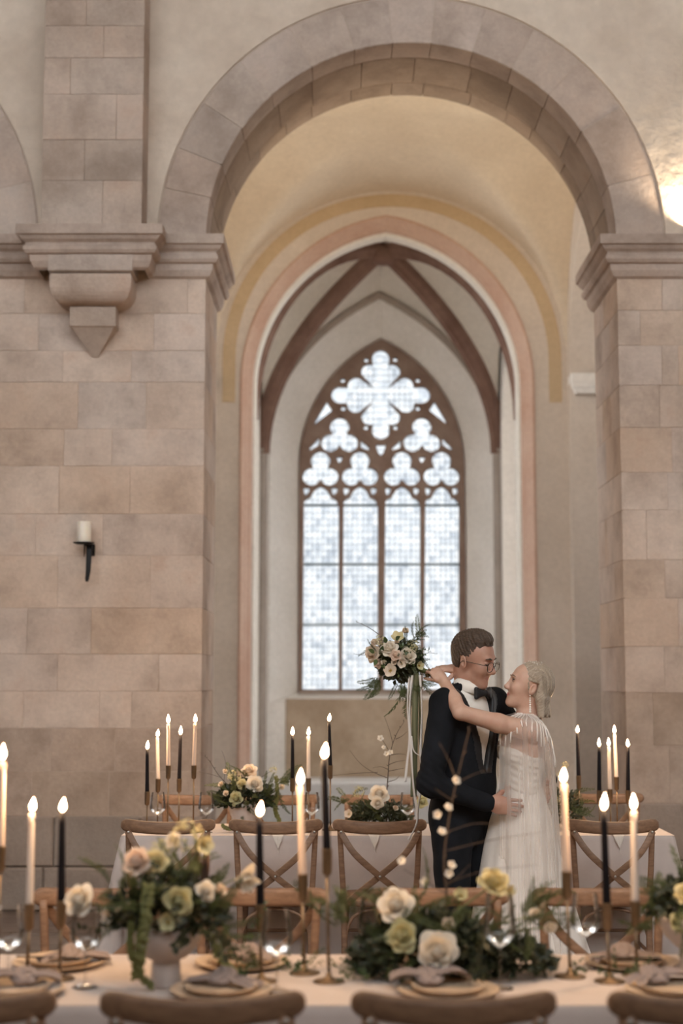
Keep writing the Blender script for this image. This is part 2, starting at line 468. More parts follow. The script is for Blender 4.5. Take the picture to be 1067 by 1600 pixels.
impost_run([(PCX - PHW - .02, YF), (PCX - PHW - .02, YF - PPJ + .06), (PCX + PHW + .02, YF - PPJ + .06), (PCX + PHW + .02, YF)], 'pilaster_cornice')
impost_run([(PCX + PHW + .02, YF), (PL[1], YF), (PL[1], YR)])
impost_run([(PR[0], YR), (PR[0], YF), (PR[0] + .9, YF)])
impost_run([(PR[0] + .902, YF), (PR[1], YF), (PR[1], YR)])
# pilaster shaft on its corbel
prow = [-190, -130, -62, 0, 40, 90, 147, 218, 282, 352, 376]
pj = {3: [135], 4: [162], 5: [110], 6: [182], 7: [132], 8: [160], 2: [110], 1: [170], 0: [130], 9: [125]}
for k, (ya, yb) in enumerate(zip(prow[:-1], prow[1:])):
    z1, z0 = P(533, ya, YF - PPJ).z, P(533, yb, YF - PPJ).z
    z0 = max(z0, 4.80)
    xs = [PCX - PHW, P(pj[k][0], (ya + yb) / 2, YF - PPJ).x, PCX + PHW]
    for p, q in zip(xs[:-1], xs[1:]):
        stone('pilaster_stone', nave, p + .0008, q - .0008, YF - PPJ + rs.uniform(0, .003), YF, z0 + .0008, z1 - .0008, M['stone_top'])
def rect_loft(levels, cx, yb, name, mat):
    v = []; f = []
    for hw, pr, z in levels: v += [(cx - hw, yb, z), (cx - hw, yb - pr, z), (cx + hw, yb - pr, z), (cx + hw, yb, z)]
    for k in range(len(levels) - 1):
        for j in range(4): f.append((k * 4 + j, k * 4 + (j + 1) % 4, k * 4 + 4 + (j + 1) % 4, k * 4 + 4 + j))
    f.append((0, 1, 2, 3)); n = len(levels) - 1; f.append((n * 4 + 3, n * 4 + 2, n * 4 + 1, n * 4))
    return obj(name, recalc(mesh(name, v, f, mat)), nave)
zc = lambda py: P(533, py, YF - .2).z
rect_loft([(.30, .30, 4.60), (.30, .30, zc(428)), (.275, .28, zc(430))], PCX, YF, 'corbel_block', M['vouss'])
lv = [(.285, .285, zc(432)), (.29, .29, zc(438))]
for i in range(1, 8):
    a = PI / 2 * i / 7; lv.append((.29 - .10 * (1 - math.cos(a)), .29 - .11 * (1 - math.cos(a)), zc(448) - .125 * math.sin(a)))
lv.append((.165, .15, zc(476)))
rect_loft(lv, PCX, YF, 'corbel_cushion', M['stone_top'])
rect_loft([(.165, .16, zc(477)), (.165, .16, zc(507)), (.15, .145, zc(509)), (.02, .015, zc(549))], PCX, YF, 'corbel_drop', M['stone_top'])

# aisle ----------------------------------------------------------
YB = 14.6; VHW, VR, VZ = 1.78, 1.76, 4.78
def vault_mesh(nx=48, ny=40):
    y0, y1 = YR - .05, YB + .02; hy = (y1 - y0) / 2; v = []; f = []
    for j in range(ny + 1):
        y = -hy + 2 * hy * j / ny
        for i in range(nx + 1):
            x = -VHW + 2 * VHW * i / nx
            a = math.sqrt(max(0, 1 - (x / VHW) ** 2)); b = math.sqrt(max(0, 1 - (y / hy) ** 2))
            # smooth maximum keeps a soft plastered groin
            k = .03; h = max(k - abs(a - b), 0) / k
            z = VZ + VR * (max(a, b) + h * h * k / 4) + .10 * (1 - (x / VHW) ** 2) * (1 - (y / hy) ** 2)
            v.append((x, y0 + hy + y, z))
    for j in range(ny):
        for i in range(nx): q = j * (nx + 1) + i; f.append((q, q + nx + 1, q + nx + 2, q + 1))
    return mesh('aisle_vault', v, f, M['vault'], True)
vm = vault_mesh()
for cx in CENTRES:
    o = struct('ceiling_aisle_vault', vm); o.location.x = cx
for cx in (ACX - BAY / 2, ACX + BAY / 2):
    hw = BAY / 2 - VHW          # transverse arches between the bays
    yc = (YR + YB) / 2; r = (YB - YR) / 2 - .14
    pts = [(YR - .02, 0), (YR - .02, 7.0), (YB + .02, 7.0), (YB + .02, 0), (YB - .14, 0)]
    pts += [(yc + r * math.cos(PI * i / 20), 4.62 + r * math.sin(PI * i / 20)) for i in range(21)] + [(YR + .14, 0)]
    tr = struct('wall_transverse_arch', plate_mesh('wall_transverse_arch', [pts], cx - hw - .01, cx + hw + .01, M['aislewall'], axis='X'))
    for yy, sgn in ((YB, -1), (YR, 1)):
        y0, y1 = sorted((yy, yy + sgn * .20))
        rl = []
        for pr, z in ((.0, 4.40), (.02, 4.41), (.03, 4.45), (.05, 4.47), (.06, 4.52), (.06, 4.60), (0, 4.61)):
            rl.append((pr, z))
        v = []; f = []
        for pr, z in rl: v += [(cx - hw + .05 - pr, y0 - (pr if sgn < 0 else 0), z), (cx + hw - .05 + pr, y0 - (pr if sgn < 0 else 0), z), (cx + hw - .05 + pr, y1 + (pr if sgn > 0 else 0), z), (cx - hw + .05 - pr, y1 + (pr if sgn > 0 else 0), z)]
        for k in range(len(rl) - 1):
            for j in range(4): f.append((k * 4 + j, k * 4 + (j + 1) % 4, k * 4 + 4 + (j + 1) % 4, k * 4 + 4 + j))
        obj('capital', recalc(mesh('capital', v, f, M['white'])), tr)
# aisle outer wall with the chapel arch and plain windows in the neighbouring bays
CW, CZ, CRISE = 1.33, 4.55, 1.585
CC = pointed_c(CW, CRISE); CX = .46
hole = [(CX + x, z) for x, z in arch_pts(CW + .14, CC, CZ, .0, 18)]
outer = [(-9, 0)] + hole + [(9.5, 0), (9.5, 7.2), (-9, 7.2)]
side_w = [[(cx + x, z) for x, z in arch_pts(.75, .2, 4.2, 1.5, 10)] for cx in (CENTRES[0], CENTRES[2])]
aw = struct('wall_aisle', plate_mesh('wall_aisle', [outer] + side_w, YB, YB + .36, M['aislewall']))
# painted ochre band following the lunette
def arch_band(cx, w0, w1, zs, y, z_off, mat, name, thick=.01, parent=None, z0=None):
    v, f = sweep_arch(cx, w0, 0, zs, z0 if z0 is not None else zs - z_off, [(0, y), (0, y - thick), (w1 - w0, y - thick), (w1 - w0, y)], 24)
    return obj(name, recalc(mesh(name, v, f, mat)), parent)
arch_band(ACX, 1.58, 1.71, 4.80, YB, .45, M['ochre'], 'ochre_band', .006, aw)
# moulded pointed arch: chamfer in pink stone, white inner order
def order(prof, mat, name, n=20):
    v, f = sweep_arch(CX, CW, CC, CZ, 0, prof, n); return obj(name, recalc(mesh(name, v, f, mat, False)), aw)
order([(.155, YB - .010), (.13, YB - .010), (.12, YB + .01), (.075, YB + .09), (.07, YB + .11), (.05, YB + .13), (.035, YB + .20)], M['pink'], 'arch_chamfer')
order([(.035, YB + .20), (.02, YB + .20), (0, YB + .23), (0, YB + .38)], M['chapelweb'], 'arch_reveal')

# chapel ----------------------------------------------------------
Y0, Y1, YW = YB + .36, 17.4, 17.95
CHW = 1.43
def side_wall(x0, x1, name):
    w = [(16.3 + x, z) for x, z in arch_pts(.85, .25, 4.3, .9, 12)]
    return struct(name, plate_mesh(name, [[(Y0 - .02, 0), (Y1 + .6, 0), (Y1 + .6, 7.2), (Y0 - .02, 7.2)], w], x0, x1, M['white'], axis='X'))
side_wall(CX - CHW - .5, CX - CHW, 'wall_chapel_left'); side_wall(CX + CHW, CX + CHW + .5, 'wall_chapel_right')
WCX = P(596.5, 800, YW).x
WW, WZS = 1.0, P(597, 728, YW).z; WRISE = P(597, 533, YW).z - WZS; WC = pointed_c(WW, WRISE); WZ0 = P(597, 1081, YW).z
SPW = 1.34                                # splay width at the inner wall face
back_hole = [(WCX + x, z) for x, z in arch_pts(SPW, WC * 1.05, WZS + .05, WZ0 - .12, 18)]
bw = struct('wall_chapel_back', plate_mesh('wall_chapel_back', [[(CX - 2.5, 0), (CX + 2.5, 0), (CX + 2.5, 7.2), (CX - 2.5, 7.2)], back_hole], Y1, Y1 + .06, M['white']))
def splay():
    a = arch_pts(SPW, WC * 1.05, WZS + .05, WZ0 - .12, 18); b = arch_pts(WW, WC, WZS, WZ0, 18)
    v = [(WCX + x, Y1 + .01, z) for x, z in a] + [(WCX + x, YW + .02, z) for x, z in b]; n = len(a); f = []
    for i in range(n - 1): f.append((i, i + 1, n + i + 1, n + i))
    f.append((n - 1, 0, n, 2 * n - 1)); return recalc(mesh('window_splay', v, f, M['white']))
obj('window_splay', splay(), bw)
# outer skin behind the splay, so that daylight comes only through the window
obj('outer_skin', plate_mesh('outer_skin', [[(CX - 2.5, 0), (CX + 2.5, 0), (CX + 2.5, 7.2), (CX - 2.5, 7.2)], [(WCX + x, z) for x, z in arch_pts(WW + .01, WC, WZS, WZ0 - .01, 18)]], YW + .0, YW + .25, M['white']), bw)
# bare masonry below the sill, sill slab and the limewashed ledge
xa, xb = CX - CHW, CX + CHW
obj('bare_panel', MB().box(P(446, 1150, Y1).x, xb - .3, Y1 - .03, Y1 + .02, .0, P(446, 1092, Y1).z, .01).mesh('bare_panel', M['brownwall']), bw)
obj('window_sill', MB().box(WCX - WW - .02, WCX + WW + .02, YW - .16, YW + .05, WZ0 - .06, WZ0, .008).mesh('window_sill', M['grey']), bw)
lg = struct('trim_ledge', MB().box(xa, xb, 16.5, Y1, 0, P(500, 1223, 16.5).z, .015).mesh('trim_ledge', M['ledge']))
# rib vault
bx, by = CX + .01, 16.25; bz = P(597, 392, by).z
cz = 4.25
corners = {(-1, 1): (CX - CHW + .03, Y1 - .03), (1, 1): (CX + CHW - .03, Y1 - .03), (-1, -1): (CX - CHW + .03, Y0 + .03), (1, -1): (CX + CHW - .03, Y0 + .03)}
def rib_curve(cxy, n=16, z1=None, k=.95):
    """pointed-arch quadrant from the corner to the boss"""
    o = []; H = (bz if z1 is None else z1) - cz
    for i in range(n + 1):
        t = i / n
        # arc of a circle whose radius exceeds the run (pointed rib)
        a = t * (PI / 2 - k) ; s0 = (1 - math.cos(a)) / (1 - math.cos(PI / 2 - k)); z = math.sin(a) / math.sin(PI / 2 - k)
        o.append(Vector((cxy[0] + (bx - cxy[0]) * s0, cxy[1] + (by - cxy[1]) * s0, cz + H * z)))
    return o
chv = struct('ceiling_chapel_vault', mesh('ceiling_chapel_vault', [], [], M['chapelweb']))
ribs = {k: rib_curve(c, k=.95 if k[1] > 0 else .12) for k, c in corners.items()}
def wall_curve(c0, c1, zap, n=16, k=.6):
    """half wall arch from corner c0 up to the apex midway towards c1"""
    mx, my = (c0[0] + c1[0]) / 2, (c0[1] + c1[1]) / 2; o = []
    for i in range(n + 1):
        a = i / n * (PI / 2 - k); s0 = (1 - math.cos(a)) / (1 - math.cos(PI / 2 - k)); z = math.sin(a) / math.sin(PI / 2 - k)
        o.append(Vector((c0[0] + (mx - c0[0]) * s0, c0[1] + (my - c0[1]) * s0, cz + (zap - cz) * z)))
    return o
ZWALL = P(597, 462, Y1).z
webs = MB()
for a, b in (((-1, 1), (1, 1)), ((1, 1), (-1, 1)), ((-1, 1), (-1, -1)), ((-1, -1), (-1, 1)), ((1, 1), (1, -1)), ((1, -1), (1, 1)), ((-1, -1), (1, -1)), ((1, -1), (-1, -1))):
    R_ = ribs[a]; Wl = wall_curve(corners[a], corners[b], ZWALL if a[1] == b[1] == 1 else (bz + .12 if a[1] == b[1] else bz - .15), k=.08 if a[1] == b[1] == -1 else .6); v = []; f = []; m = 6
    for p, q in zip(R_, Wl):
        for j in range(m + 1): t = j / m; e = p.lerp(q, t); e.z += .05 * math.sin(PI * t) * (p - q).length + .04; v.append(e)
    for i in range(len(R_) - 1):
        for j in range(m): q0 = i * (m + 1) + j; f.append((q0, q0 + 1, q0 + m + 2, q0 + m + 1))
    webs.add(v, f)
obj('vault_web', recalc(webs.mesh('vault_web', M['chapelweb'], True)), chv)
rib_sec = [(-.075, .10), (-.075, 0), (-.045, -.04), (-.03, -.085), (.03, -.085), (.045, -.04), (.075, 0), (.075, .10)]
for k, c in ribs.items():
    v, f = sweep(c, rib_sec, (0, 0, 1)); obj('rib', recalc(mesh('rib', v, f, M['rib'])), chv)
obj('boss', MB().lathe([(.02, -.15), (.13, -.14), (.155, -.09), (.16, -.03), (.12, .05)], 20, (bx, by, bz)).mesh('boss', M['rib'], True), chv)
wl = wall_curve(corners[(-1, 1)], corners[(1, 1)], ZWALL); wr = wall_curve(corners[(1, 1)], corners[(-1, 1)], ZWALL)
v, f = sweep(wl + list(reversed(wr[:-1])), [(-.03, .06), (-.05, -.05), (.02, -.06), (.06, .06)], (0, 1, 0)); obj('wall_rib', recalc(mesh('wall_rib', v, f, M['grey'])), chv)
for sx in (-1, 1):                        # corner shafts under the ribs
    c = corners[(sx, 1)]
    obj('corner_shaft', MB().lathe([(.085, 0), (.085, .3), (.06, .34), (.058, cz), (.075, cz + .05)], 14, (c[0], c[1], 0)).mesh('corner_shaft', M['grey'], True), chv)
struct('ceiling_slab', MB().box(-9, 9.5, YR - .1, 18.6, 7.15, 7.3).mesh('ceiling_slab', M['mortar']))

# the traceried window -------------------------------------------
def W2(u, v):                              # a point of the window drawing -> its place in the window plane
    p = P(440 + u / 3.334, 520 + v / 3.334, YW); return (p.x, p.z)
def foil(c, circles, n=72):
    """outline of a union of circles that is star-shaped about c"""
    out = []
    for i in range(n):
        a = 2 * PI * i / n; d = (math.cos(a), math.sin(a)); best = 8
        for x, y, r in circles:
            r = r + (2 if r > 20 else -2); ex, ey = x - c[0], y - c[1]; b = ex * d[0] + ey * d[1]; q = b * b - (ex * ex + ey * ey - r * r)
            if q > 0 and b + math.sqrt(q) > best: best = b + math.sqrt(q)
        out.append(W2(c[0] + d[0] * best, c[1] + d[1] * best))
    return out
MX = 516.0
def mir(poly): return [(2 * MX - u, v) for u, v in poly]
holes = [foil((MX, 322), [(MX, 322, 84), (MX, 135, 46), (457, 205, 43), (575, 205, 43), (MX, 240, 62), (305, 325, 46), (390, 277, 46), (386, 375, 45), (400, 325, 60), (727, 325, 46), (642, 277, 46), (646, 375, 45), (632, 325, 60), (MX, 510, 47), (457, 440, 42), (575, 440, 42), (MX, 410, 62)], 160)]
for cx in (302, 730): holes.append(foil((cx, 548), [(cx, 492, 50), (cx - 49, 575, 47), (cx + 49, 575, 47), (cx, 550, 40)]))
LX = [(106, 299), (313, 503), (530, 724), (738, 927)]
for a, b in LX:
    c = (a + b) / 2
    holes.append(foil((c, 715), [(c, 668, 50), (c - 46, 750, 47), (c + 46, 750, 47), (c, 715, 44)]))
    lt = [(a + 8, 880), (a + 22, 862), (a + 42, 858), (a + 50, 835), (c - 36, 822), (c - 18, 806), (c, 800), (c + 18, 806), (c + 36, 822), (b - 50, 835), (b - 42, 858), (b - 22, 862), (b - 8, 880), (b, 905), (b, 1860), (a, 1860)]
    holes.append([W2(u, v) for u, v in lt])
    for e in (a + 24, b - 24): holes.append([W2(u, v) for u, v in ((e - 17, 806), (e + 13, 806), (e + 17, 826), (e + 2, 850), (e - 13, 846))])
for poly in ([(234, 358), (266, 408), (164, 488), (178, 452)], [(196, 543), (197, 588), (150, 616), (144, 598)], [(410, 556), (457, 598), (457, 618), (412, 602)]):
    poly = [(sum(p[0] for p in poly) / len(poly) * -.04 + u * 1.04, sum(p[1] for p in poly) / len(poly) * -.04 + v * 1.04) for u, v in poly]; holes.append([W2(u, v) for u, v in poly]); holes.append([W2(u, v) for u, v in mir(poly)])
holes.append([W2(u, v) for u, v in ((486, 582), (546, 582), (532, 628), (MX, 644), (500, 628))])
for cx in (302, 730): holes.append([W2(u, v) for u, v in ((cx - 22, 645), (cx + 22, 645), (cx + 2, 684), (cx - 6, 682))])
for u, v in ((441, 144), (591, 141), (319, 250), (709, 250), (321, 396), (709, 396), (440, 496), (592, 496)): holes.append(foil((u, v), [(u, v, 17)], 12))
win = struct('window_1', plate_mesh('window_1', [[(WCX + x, z) for x, z in arch_pts(WW + .01, WC, WZS, WZ0 - .02, 20)]] + holes, YW - .05, YW + .09, M['tracery'], .006))
win['label'] = 'tall pointed gothic window with red sandstone tracery in the chapel'
def glass_mat():
    m, nt, o = new_mat('old_leaded_glass')
    v = coords(nt); sn = nt.nodes.new('ShaderNodeVectorMath'); sn.operation = 'SNAP'; sn.inputs[1].default_value = (.063, 5.0, .075)
    nt.links.new(v, sn.inputs[0]); wn = nt.nodes.new('ShaderNodeTexWhiteNoise'); nt.links.new(sn.outputs[0], wn.inputs[0])
    n = noise(nt, v, 2.2, 3); ad = nt.nodes.new('ShaderNodeMath'); ad.operation = 'ADD'
    m1 = nt.nodes.new('ShaderNodeMath'); m1.operation = 'MULTIPLY'; m1.inputs[1].default_value = .62; nt.links.new(wn.outputs[0], m1.inputs[0])
    nt.links.new(m1.outputs[0], ad.inputs[0]); m2 = nt.nodes.new('ShaderNodeMath'); m2.operation = 'MULTIPLY'; m2.inputs[1].default_value = .8
    nt.links.new(n.outputs[0], m2.inputs[0]); nt.links.new(m2.outputs[0], ad.inputs[1])
    r = ramp(nt, [(.3, (.36, .375, .395)), (.62, (.45, .458, .467)), (1.0, (.51, .51, .51))]); nt.links.new(ad.outputs[0], r.inputs[0])
    t = nt.nodes.new('ShaderNodeBsdfTransparent'); nt.links.new(r.outputs[0], t.inputs[0])
    g = nt.nodes.new('ShaderNodeBsdfGlossy'); g.inputs['Roughness'].default_value = .25
    mx = nt.nodes.new('ShaderNodeMixShader'); mx.inputs[0].default_value = .04
    nt.links.new(t.outputs[0], mx.inputs[1]); nt.links.new(g.outputs[0], mx.inputs[2]); nt.links.new(mx.outputs[0], o.inputs[0]); return m
M['leadglass'] = glass_mat()
M['lead'] = simple('lead_came', (.30, .32, .34), .5, .3)
BARS = [789, 882, 976]
edges = [1083] + BARS[::-1]
for a, b in LX:
    for q in range(3):
        x0, z0 = W2(a - 6, 0)[0], P(597, edges[q], YW).z; x1, z1 = W2(b + 6, 0)[0], P(597, edges[q + 1], YW).z
        obj('glass_panel', MB().box(x0, x1, YW + .03, YW + .036, z0, z1).mesh('glass_panel', M['leadglass']), win)
zt = P(597, 789, YW).z
obj('glass_panel', plate_mesh('glass_panel', [[(WCX + x, z) for x, z in arch_pts(WW - .01, WC, WZS, zt, 18)]], YW + .03, YW + .036, M['leadglass']), win)
lead = MB()
ztop = WZS + WRISE - .1
for a, b in LX:
    x0, x1 = W2(a, 0)[0], W2(b, 0)[0]
    for i in range(1, 7): x = x0 + (x1 - x0) * i / 7; lead.box(x - .0024, x + .0024, YW + .024, YW + .042, WZ0, ztop - abs(x - WCX) * 1.33 - .05)
nz = int((ztop - WZ0) / .078)
for k in range(nz):
    z = WZ0 + k * .078; hw = min(WW - .02, max(0.05, (ztop - z) / 1.33)); lead.box(WCX - hw, WCX + hw, YW + .024, YW + .042, z - .0024, z + .0024)
o = lead.build('lead_came', M['lead'], win); o['kind'] = 'stuff'
for py in BARS:
    z = P(597, py, YW).z
    for a, b in LX: MB().tube([(W2(a - 8, 0)[0], YW + .012, z), (W2(b + 8, 0)[0], YW + .012, z)], .013, 8).build('saddle_bar', M['bar'], win)

# glazing of the side windows, out of the picture
def clear_mat():
    m, nt, o = new_mat('clear_pane'); t = nt.nodes.new('ShaderNodeBsdfTransparent'); t.inputs[0].default_value = (.98, .985, .99, 1); nt.links.new(t.outputs[0], o.inputs[0]); return m
M['clearpane'] = clear_mat()
def glazing(name, w, c, zs, z0, place, axis, at):
    outl = [(place + x, z) for x, z in arch_pts(w, c, zs, z0, 12)]; zt_ = max(z for x, z in outl)
    fr = struct(name, plate_mesh(name, [outl, [(place + x, z) for x, z in arch_pts(w - .07, c, zs, z0 + .07, 12)]], at - .05, at + .05, M['tracery'], axis=axis))
    obj('pane', plate_mesh('pane', [outl], at + .008, at + .010, M['clearpane'], axis=axis), fr)
    for dx in (-w / 3, w / 3):
        r_ = [(place + dx - .02, z0), (place + dx + .02, z0), (place + dx + .02, zt_ - .28 - w * .12), (place + dx - .02, zt_ - .28 - w * .12)]; obj('mullion', plate_mesh('mullion', [r_], at - .04, at + .04, M['tracery'], axis=axis), fr)
    k = z0 + .8
    while k < zs: r_ = [(place - w, k - .012), (place + w, k - .012), (place + w, k + .012), (place - w, k + .012)]; obj('saddle_bar', plate_mesh('saddle_bar', [r_], at - .01, at + .01, M['bar'], axis=axis), fr); k += .8
glazing('window_2', .75, .2, 4.2, 1.5, CENTRES[0], 'Y', YB + .2); glazing('window_3', .75, .2, 4.2, 1.5, CENTRES[2], 'Y', YB + .2)
glazing('window_4', .85, .25, 4.3, .9, 16.3, 'X', CX - CHW - .3); glazing('window_5', .85, .25, 4.3, .9, 16.3, 'X', CX + CHW + .3)

# nave enclosure out of the picture: opposite wall below its clerestory
NB = struct('wall_nave_opposite', MB().box(-9, 9.5, -3.3, -3, 0, 5.7).mesh('wall_nave_opposite', M['plaster']))
struct('ceiling_nave', MB().box(-9.3, 9.8, -3.3, YF + .4, ZT, ZT + .3).mesh('ceiling_nave', M['plaster']))
struct('wall_nave_west', MB().box(-9.3, -9, -3.3, YF + .5, 0, ZT).mesh('wall_nave_west', M['plaster']))
struct('wall_nave_east', MB().box(9.5, 9.8, -3.3, YF + .5, 0, ZT).mesh('wall_nave_east', M['plaster']))

# uplights standing on the imposts
M['lamp_glass'] = None
def uplight(loc, aim, power, col, size, name_label, spread=2.4):
    m, nt, o = new_mat('uplight_lens'); e = nt.nodes.new('ShaderNodeEmission'); e.inputs[0].default_value = (*col, 1); e.inputs[1].default_value = 6; nt.links.new(e.outputs[0], o.inputs[0])
    r = empty('uplight', loc); tag(r, name_label, 'floodlight', 'floodlights hidden on the imposts')
    d = Vector(aim).normalized(); q = d.to_track_quat('Z', 'Y')
    h = MB().lathe([(.02, -.05), (.045, -.04), (.05, .0), (.05, .02), (.044, .02), (.044, .0)], 16, cap=True).build('housing', M['iron'], r, True); h.rotation_mode = 'QUATERNION'; h.rotation_quaternion = q; h.location = (0, 0, .062)
    h2 = MB().lathe([(.043, .006), (.0, .008)], 16, cap=False).build('lens', m, h)
    MB().box(-.03, .03, -.02, .02, 0, .02, .003).build('bracket', M['iron'], r)
    ld = bpy.data.lights.new('uplight_lamp', 'SPOT'); ld.energy = power; ld.color = col; ld.spot_size = spread; ld.spot_blend = .8; ld.shadow_soft_size = size
    lo = bpy.data.objects.new('uplight_lamp', ld); COL.objects.link(lo); lo.parent = r; lo.location = Vector((0, 0, .062)) + d * .03
    lo.rotation_mode = 'QUATERNION'; lo.rotation_quaternion = (-d).to_track_quat('Z', 'Y')
WARM = (1.0, .84, .64)
uplight((2.56, YF - .075, 4.806), (0, .35, 1), 75, (1, .80, .56), .03, 'small black uplight on the stone impost beside the arch, washing the plaster')
uplight((2.26, YR + .12, 4.63), (-.75, .55, .9), 90, WARM, .05, 'small black uplight on the aisle capital behind the right-hand pier')
uplight((ACX - 1.75, YR + .12, 4.63), (.75, .55, .9), 90, WARM, .05, 'small black uplight on the aisle capital behind the pier with the sconce')

# unseen timber slab added above and behind the camera to shade the nearer table
M['timber'] = simple('dark_slab_timber', (.10, .07, .05), .7, 0, .2, 3)
struct('ceiling_shade_slab', MB().box(-9, 9.5, -3, .95, 3.35, 3.6, .02).mesh('ceiling_shade_slab', M['timber']))
# ================================================================ FURNITURE AND TABLEWARE
def wood_mat(name, c1, c2, rough=.5):
    m, nt, o = new_mat(name); b = principled(nt, o, Roughness=rough)
    v = coords(nt, 'object'); s1 = scaled(nt, v, 4, 26, 26); n = noise(nt, s1, 2.2, 6, .65); n2 = noise(nt, v, 4, 3)
    r = ramp(nt, [(.3, c1), (.7, c2)]); nt.links.new(n.outputs[0], r.inputs[0])
    r2 = ramp(nt, [(.3, (.8, .8, .8)), (.7, (1.12, 1.12, 1.12))]); nt.links.new(n2.outputs[0], r2.inputs[0])
    nt.links.new(mixc(nt, r.outputs[0], r2.outputs[0], 1, 'MULTIPLY'), b.inputs['Base Color']); bump(nt, b, n.outputs[0], .25, .004)
    return m
def cloth_mat(name, c1, c2, sheen=.2, sc=3, weave=420):
    m, nt, o = new_mat(name); b = principled(nt, o, Roughness=.9); b.inputs['Sheen Weight'].default_value = sheen; b.inputs['Specular IOR Level'].default_value = .15
    v = coords(nt, 'object'); n = noise(nt, v, sc, 4); r = ramp(nt, [(.35, c1), (.65, c2)]); nt.links.new(n.outputs[0], r.inputs[0]); nt.links.new(r.outputs[0], b.inputs['Base Color'])
    n2 = noise(nt, v, weave, 2); n3 = noise(nt, v, 9, 3); ad = nt.nodes.new('ShaderNodeMath'); ad.operation = 'MULTIPLY_ADD'; ad.inputs[1].default_value = .12
    nt.links.new(n2.outputs[0], ad.inputs[0]); nt.links.new(n3.outputs[0], ad.inputs[2]); bump(nt, b, ad.outputs[0], .35, .01)
    return m
M['wood'] = wood_mat('weathered_oak', (.17, .092, .053), (.31, .18, .108))
M['linen'] = cloth_mat('blush_linen', (.55, .475, .435), (.62, .54, .50))
M['napkin'] = cloth_mat('mauve_linen_napkin', (.24, .195, .185), (.34, .28, .265))
M['napkin_pale'] = cloth_mat('pale_linen_napkin', (.66, .60, .54), (.74, .68, .61))
M['brass'] = simple('aged_brass', (.23, .16, .10), .45, .8, .15, 20)
M['rivet'] = simple('steel_rivet', (.55, .53, .5), .3, .9)
M['wax_cream'] = simple('cream_wax', (.60, .46, .37), .5, 0, .05, 8)
M['wax_white'] = simple('white_wax', (.58, .50, .44), .5, 0, .05, 8)
M['wax_black'] = simple('black_wax', (.009, .007, .009), .6, 0, .2, 10, Specular_IOR_Level=.15)
M['wick'] = simple('burnt_wick', (.01, .008, .006), .9)
M['charger'] = simple('tan_stoneware', (.52, .40, .29), .5, 0, .18, 9, .1)
M['ceramic'] = simple('taupe_matt_ceramic', (.60, .52, .48), .75, 0, .07, 14, .1)
M['blade'] = simple('black_cutlery', (.015, .013, .012), .3, .7)
M['candle_sconce_wax'] = simple('ivory_pillar_wax', (.82, .77, .68), .5, 0, .04, 8, Subsurface_Weight=.2)
def thin_glass():
    m, nt, o = new_mat('clear_wine_glass'); t = nt.nodes.new('ShaderNodeBsdfTransparent'); t.inputs[0].default_value = (.97, .97, .965, 1)
    g = nt.nodes.new('ShaderNodeBsdfGlossy'); g.inputs['Roughness'].default_value = .02; g.inputs[0].default_value = (1, 1, 1, 1)
    fr = nt.nodes.new('ShaderNodeFresnel'); fr.inputs[0].default_value = 1.45
    mp = nt.nodes.new('ShaderNodeMath'); mp.operation = 'MULTIPLY_ADD'; mp.inputs[1].default_value = .9; mp.inputs[2].default_value = .015; nt.links.new(fr.outputs[0], mp.inputs[0])
    mx = nt.nodes.new('ShaderNodeMixShader'); nt.links.new(mp.outputs[0], mx.inputs[0]); nt.links.new(t.outputs[0], mx.inputs[1]); nt.links.new(g.outputs[0], mx.inputs[2]); nt.links.new(mx.outputs[0], o.inputs[0]); return m
M['glass'] = thin_glass()
def flame_mat():
    m, nt, o = new_mat('candle_flame'); e = nt.nodes.new('ShaderNodeEmission'); e.inputs[1].default_value = 16.0
    v = coords(nt, 'object'); sp = nt.nodes.new('ShaderNodeSeparateXYZ'); nt.links.new(v, sp.inputs[0])
    mr = nt.nodes.new('ShaderNodeMapRange'); mr.inputs[1].default_value = 0; mr.inputs[2].default_value = .045; nt.links.new(sp.outputs[2], mr.inputs[0])
    r = ramp(nt, [(0, (1, .45, .22)), (.25, (1, .72, .42)), (.6, (1, .80, .55)), (1, (1, .5, .3))]); nt.links.new(mr.outputs[0], r.inputs[0]); nt.links.new(r.outputs[0], e.inputs[0])
    t = nt.nodes.new('ShaderNodeBsdfTransparent'); a = nt.nodes.new('ShaderNodeAddShader'); nt.links.new(e.outputs[0], a.inputs[0]); nt.links.new(t.outputs[0], a.inputs[1]); nt.links.new(a.outputs[0], o.inputs[0])
    m.cycles.emission_sampling = 'NONE'; return m
M['flame'] = flame_mat()

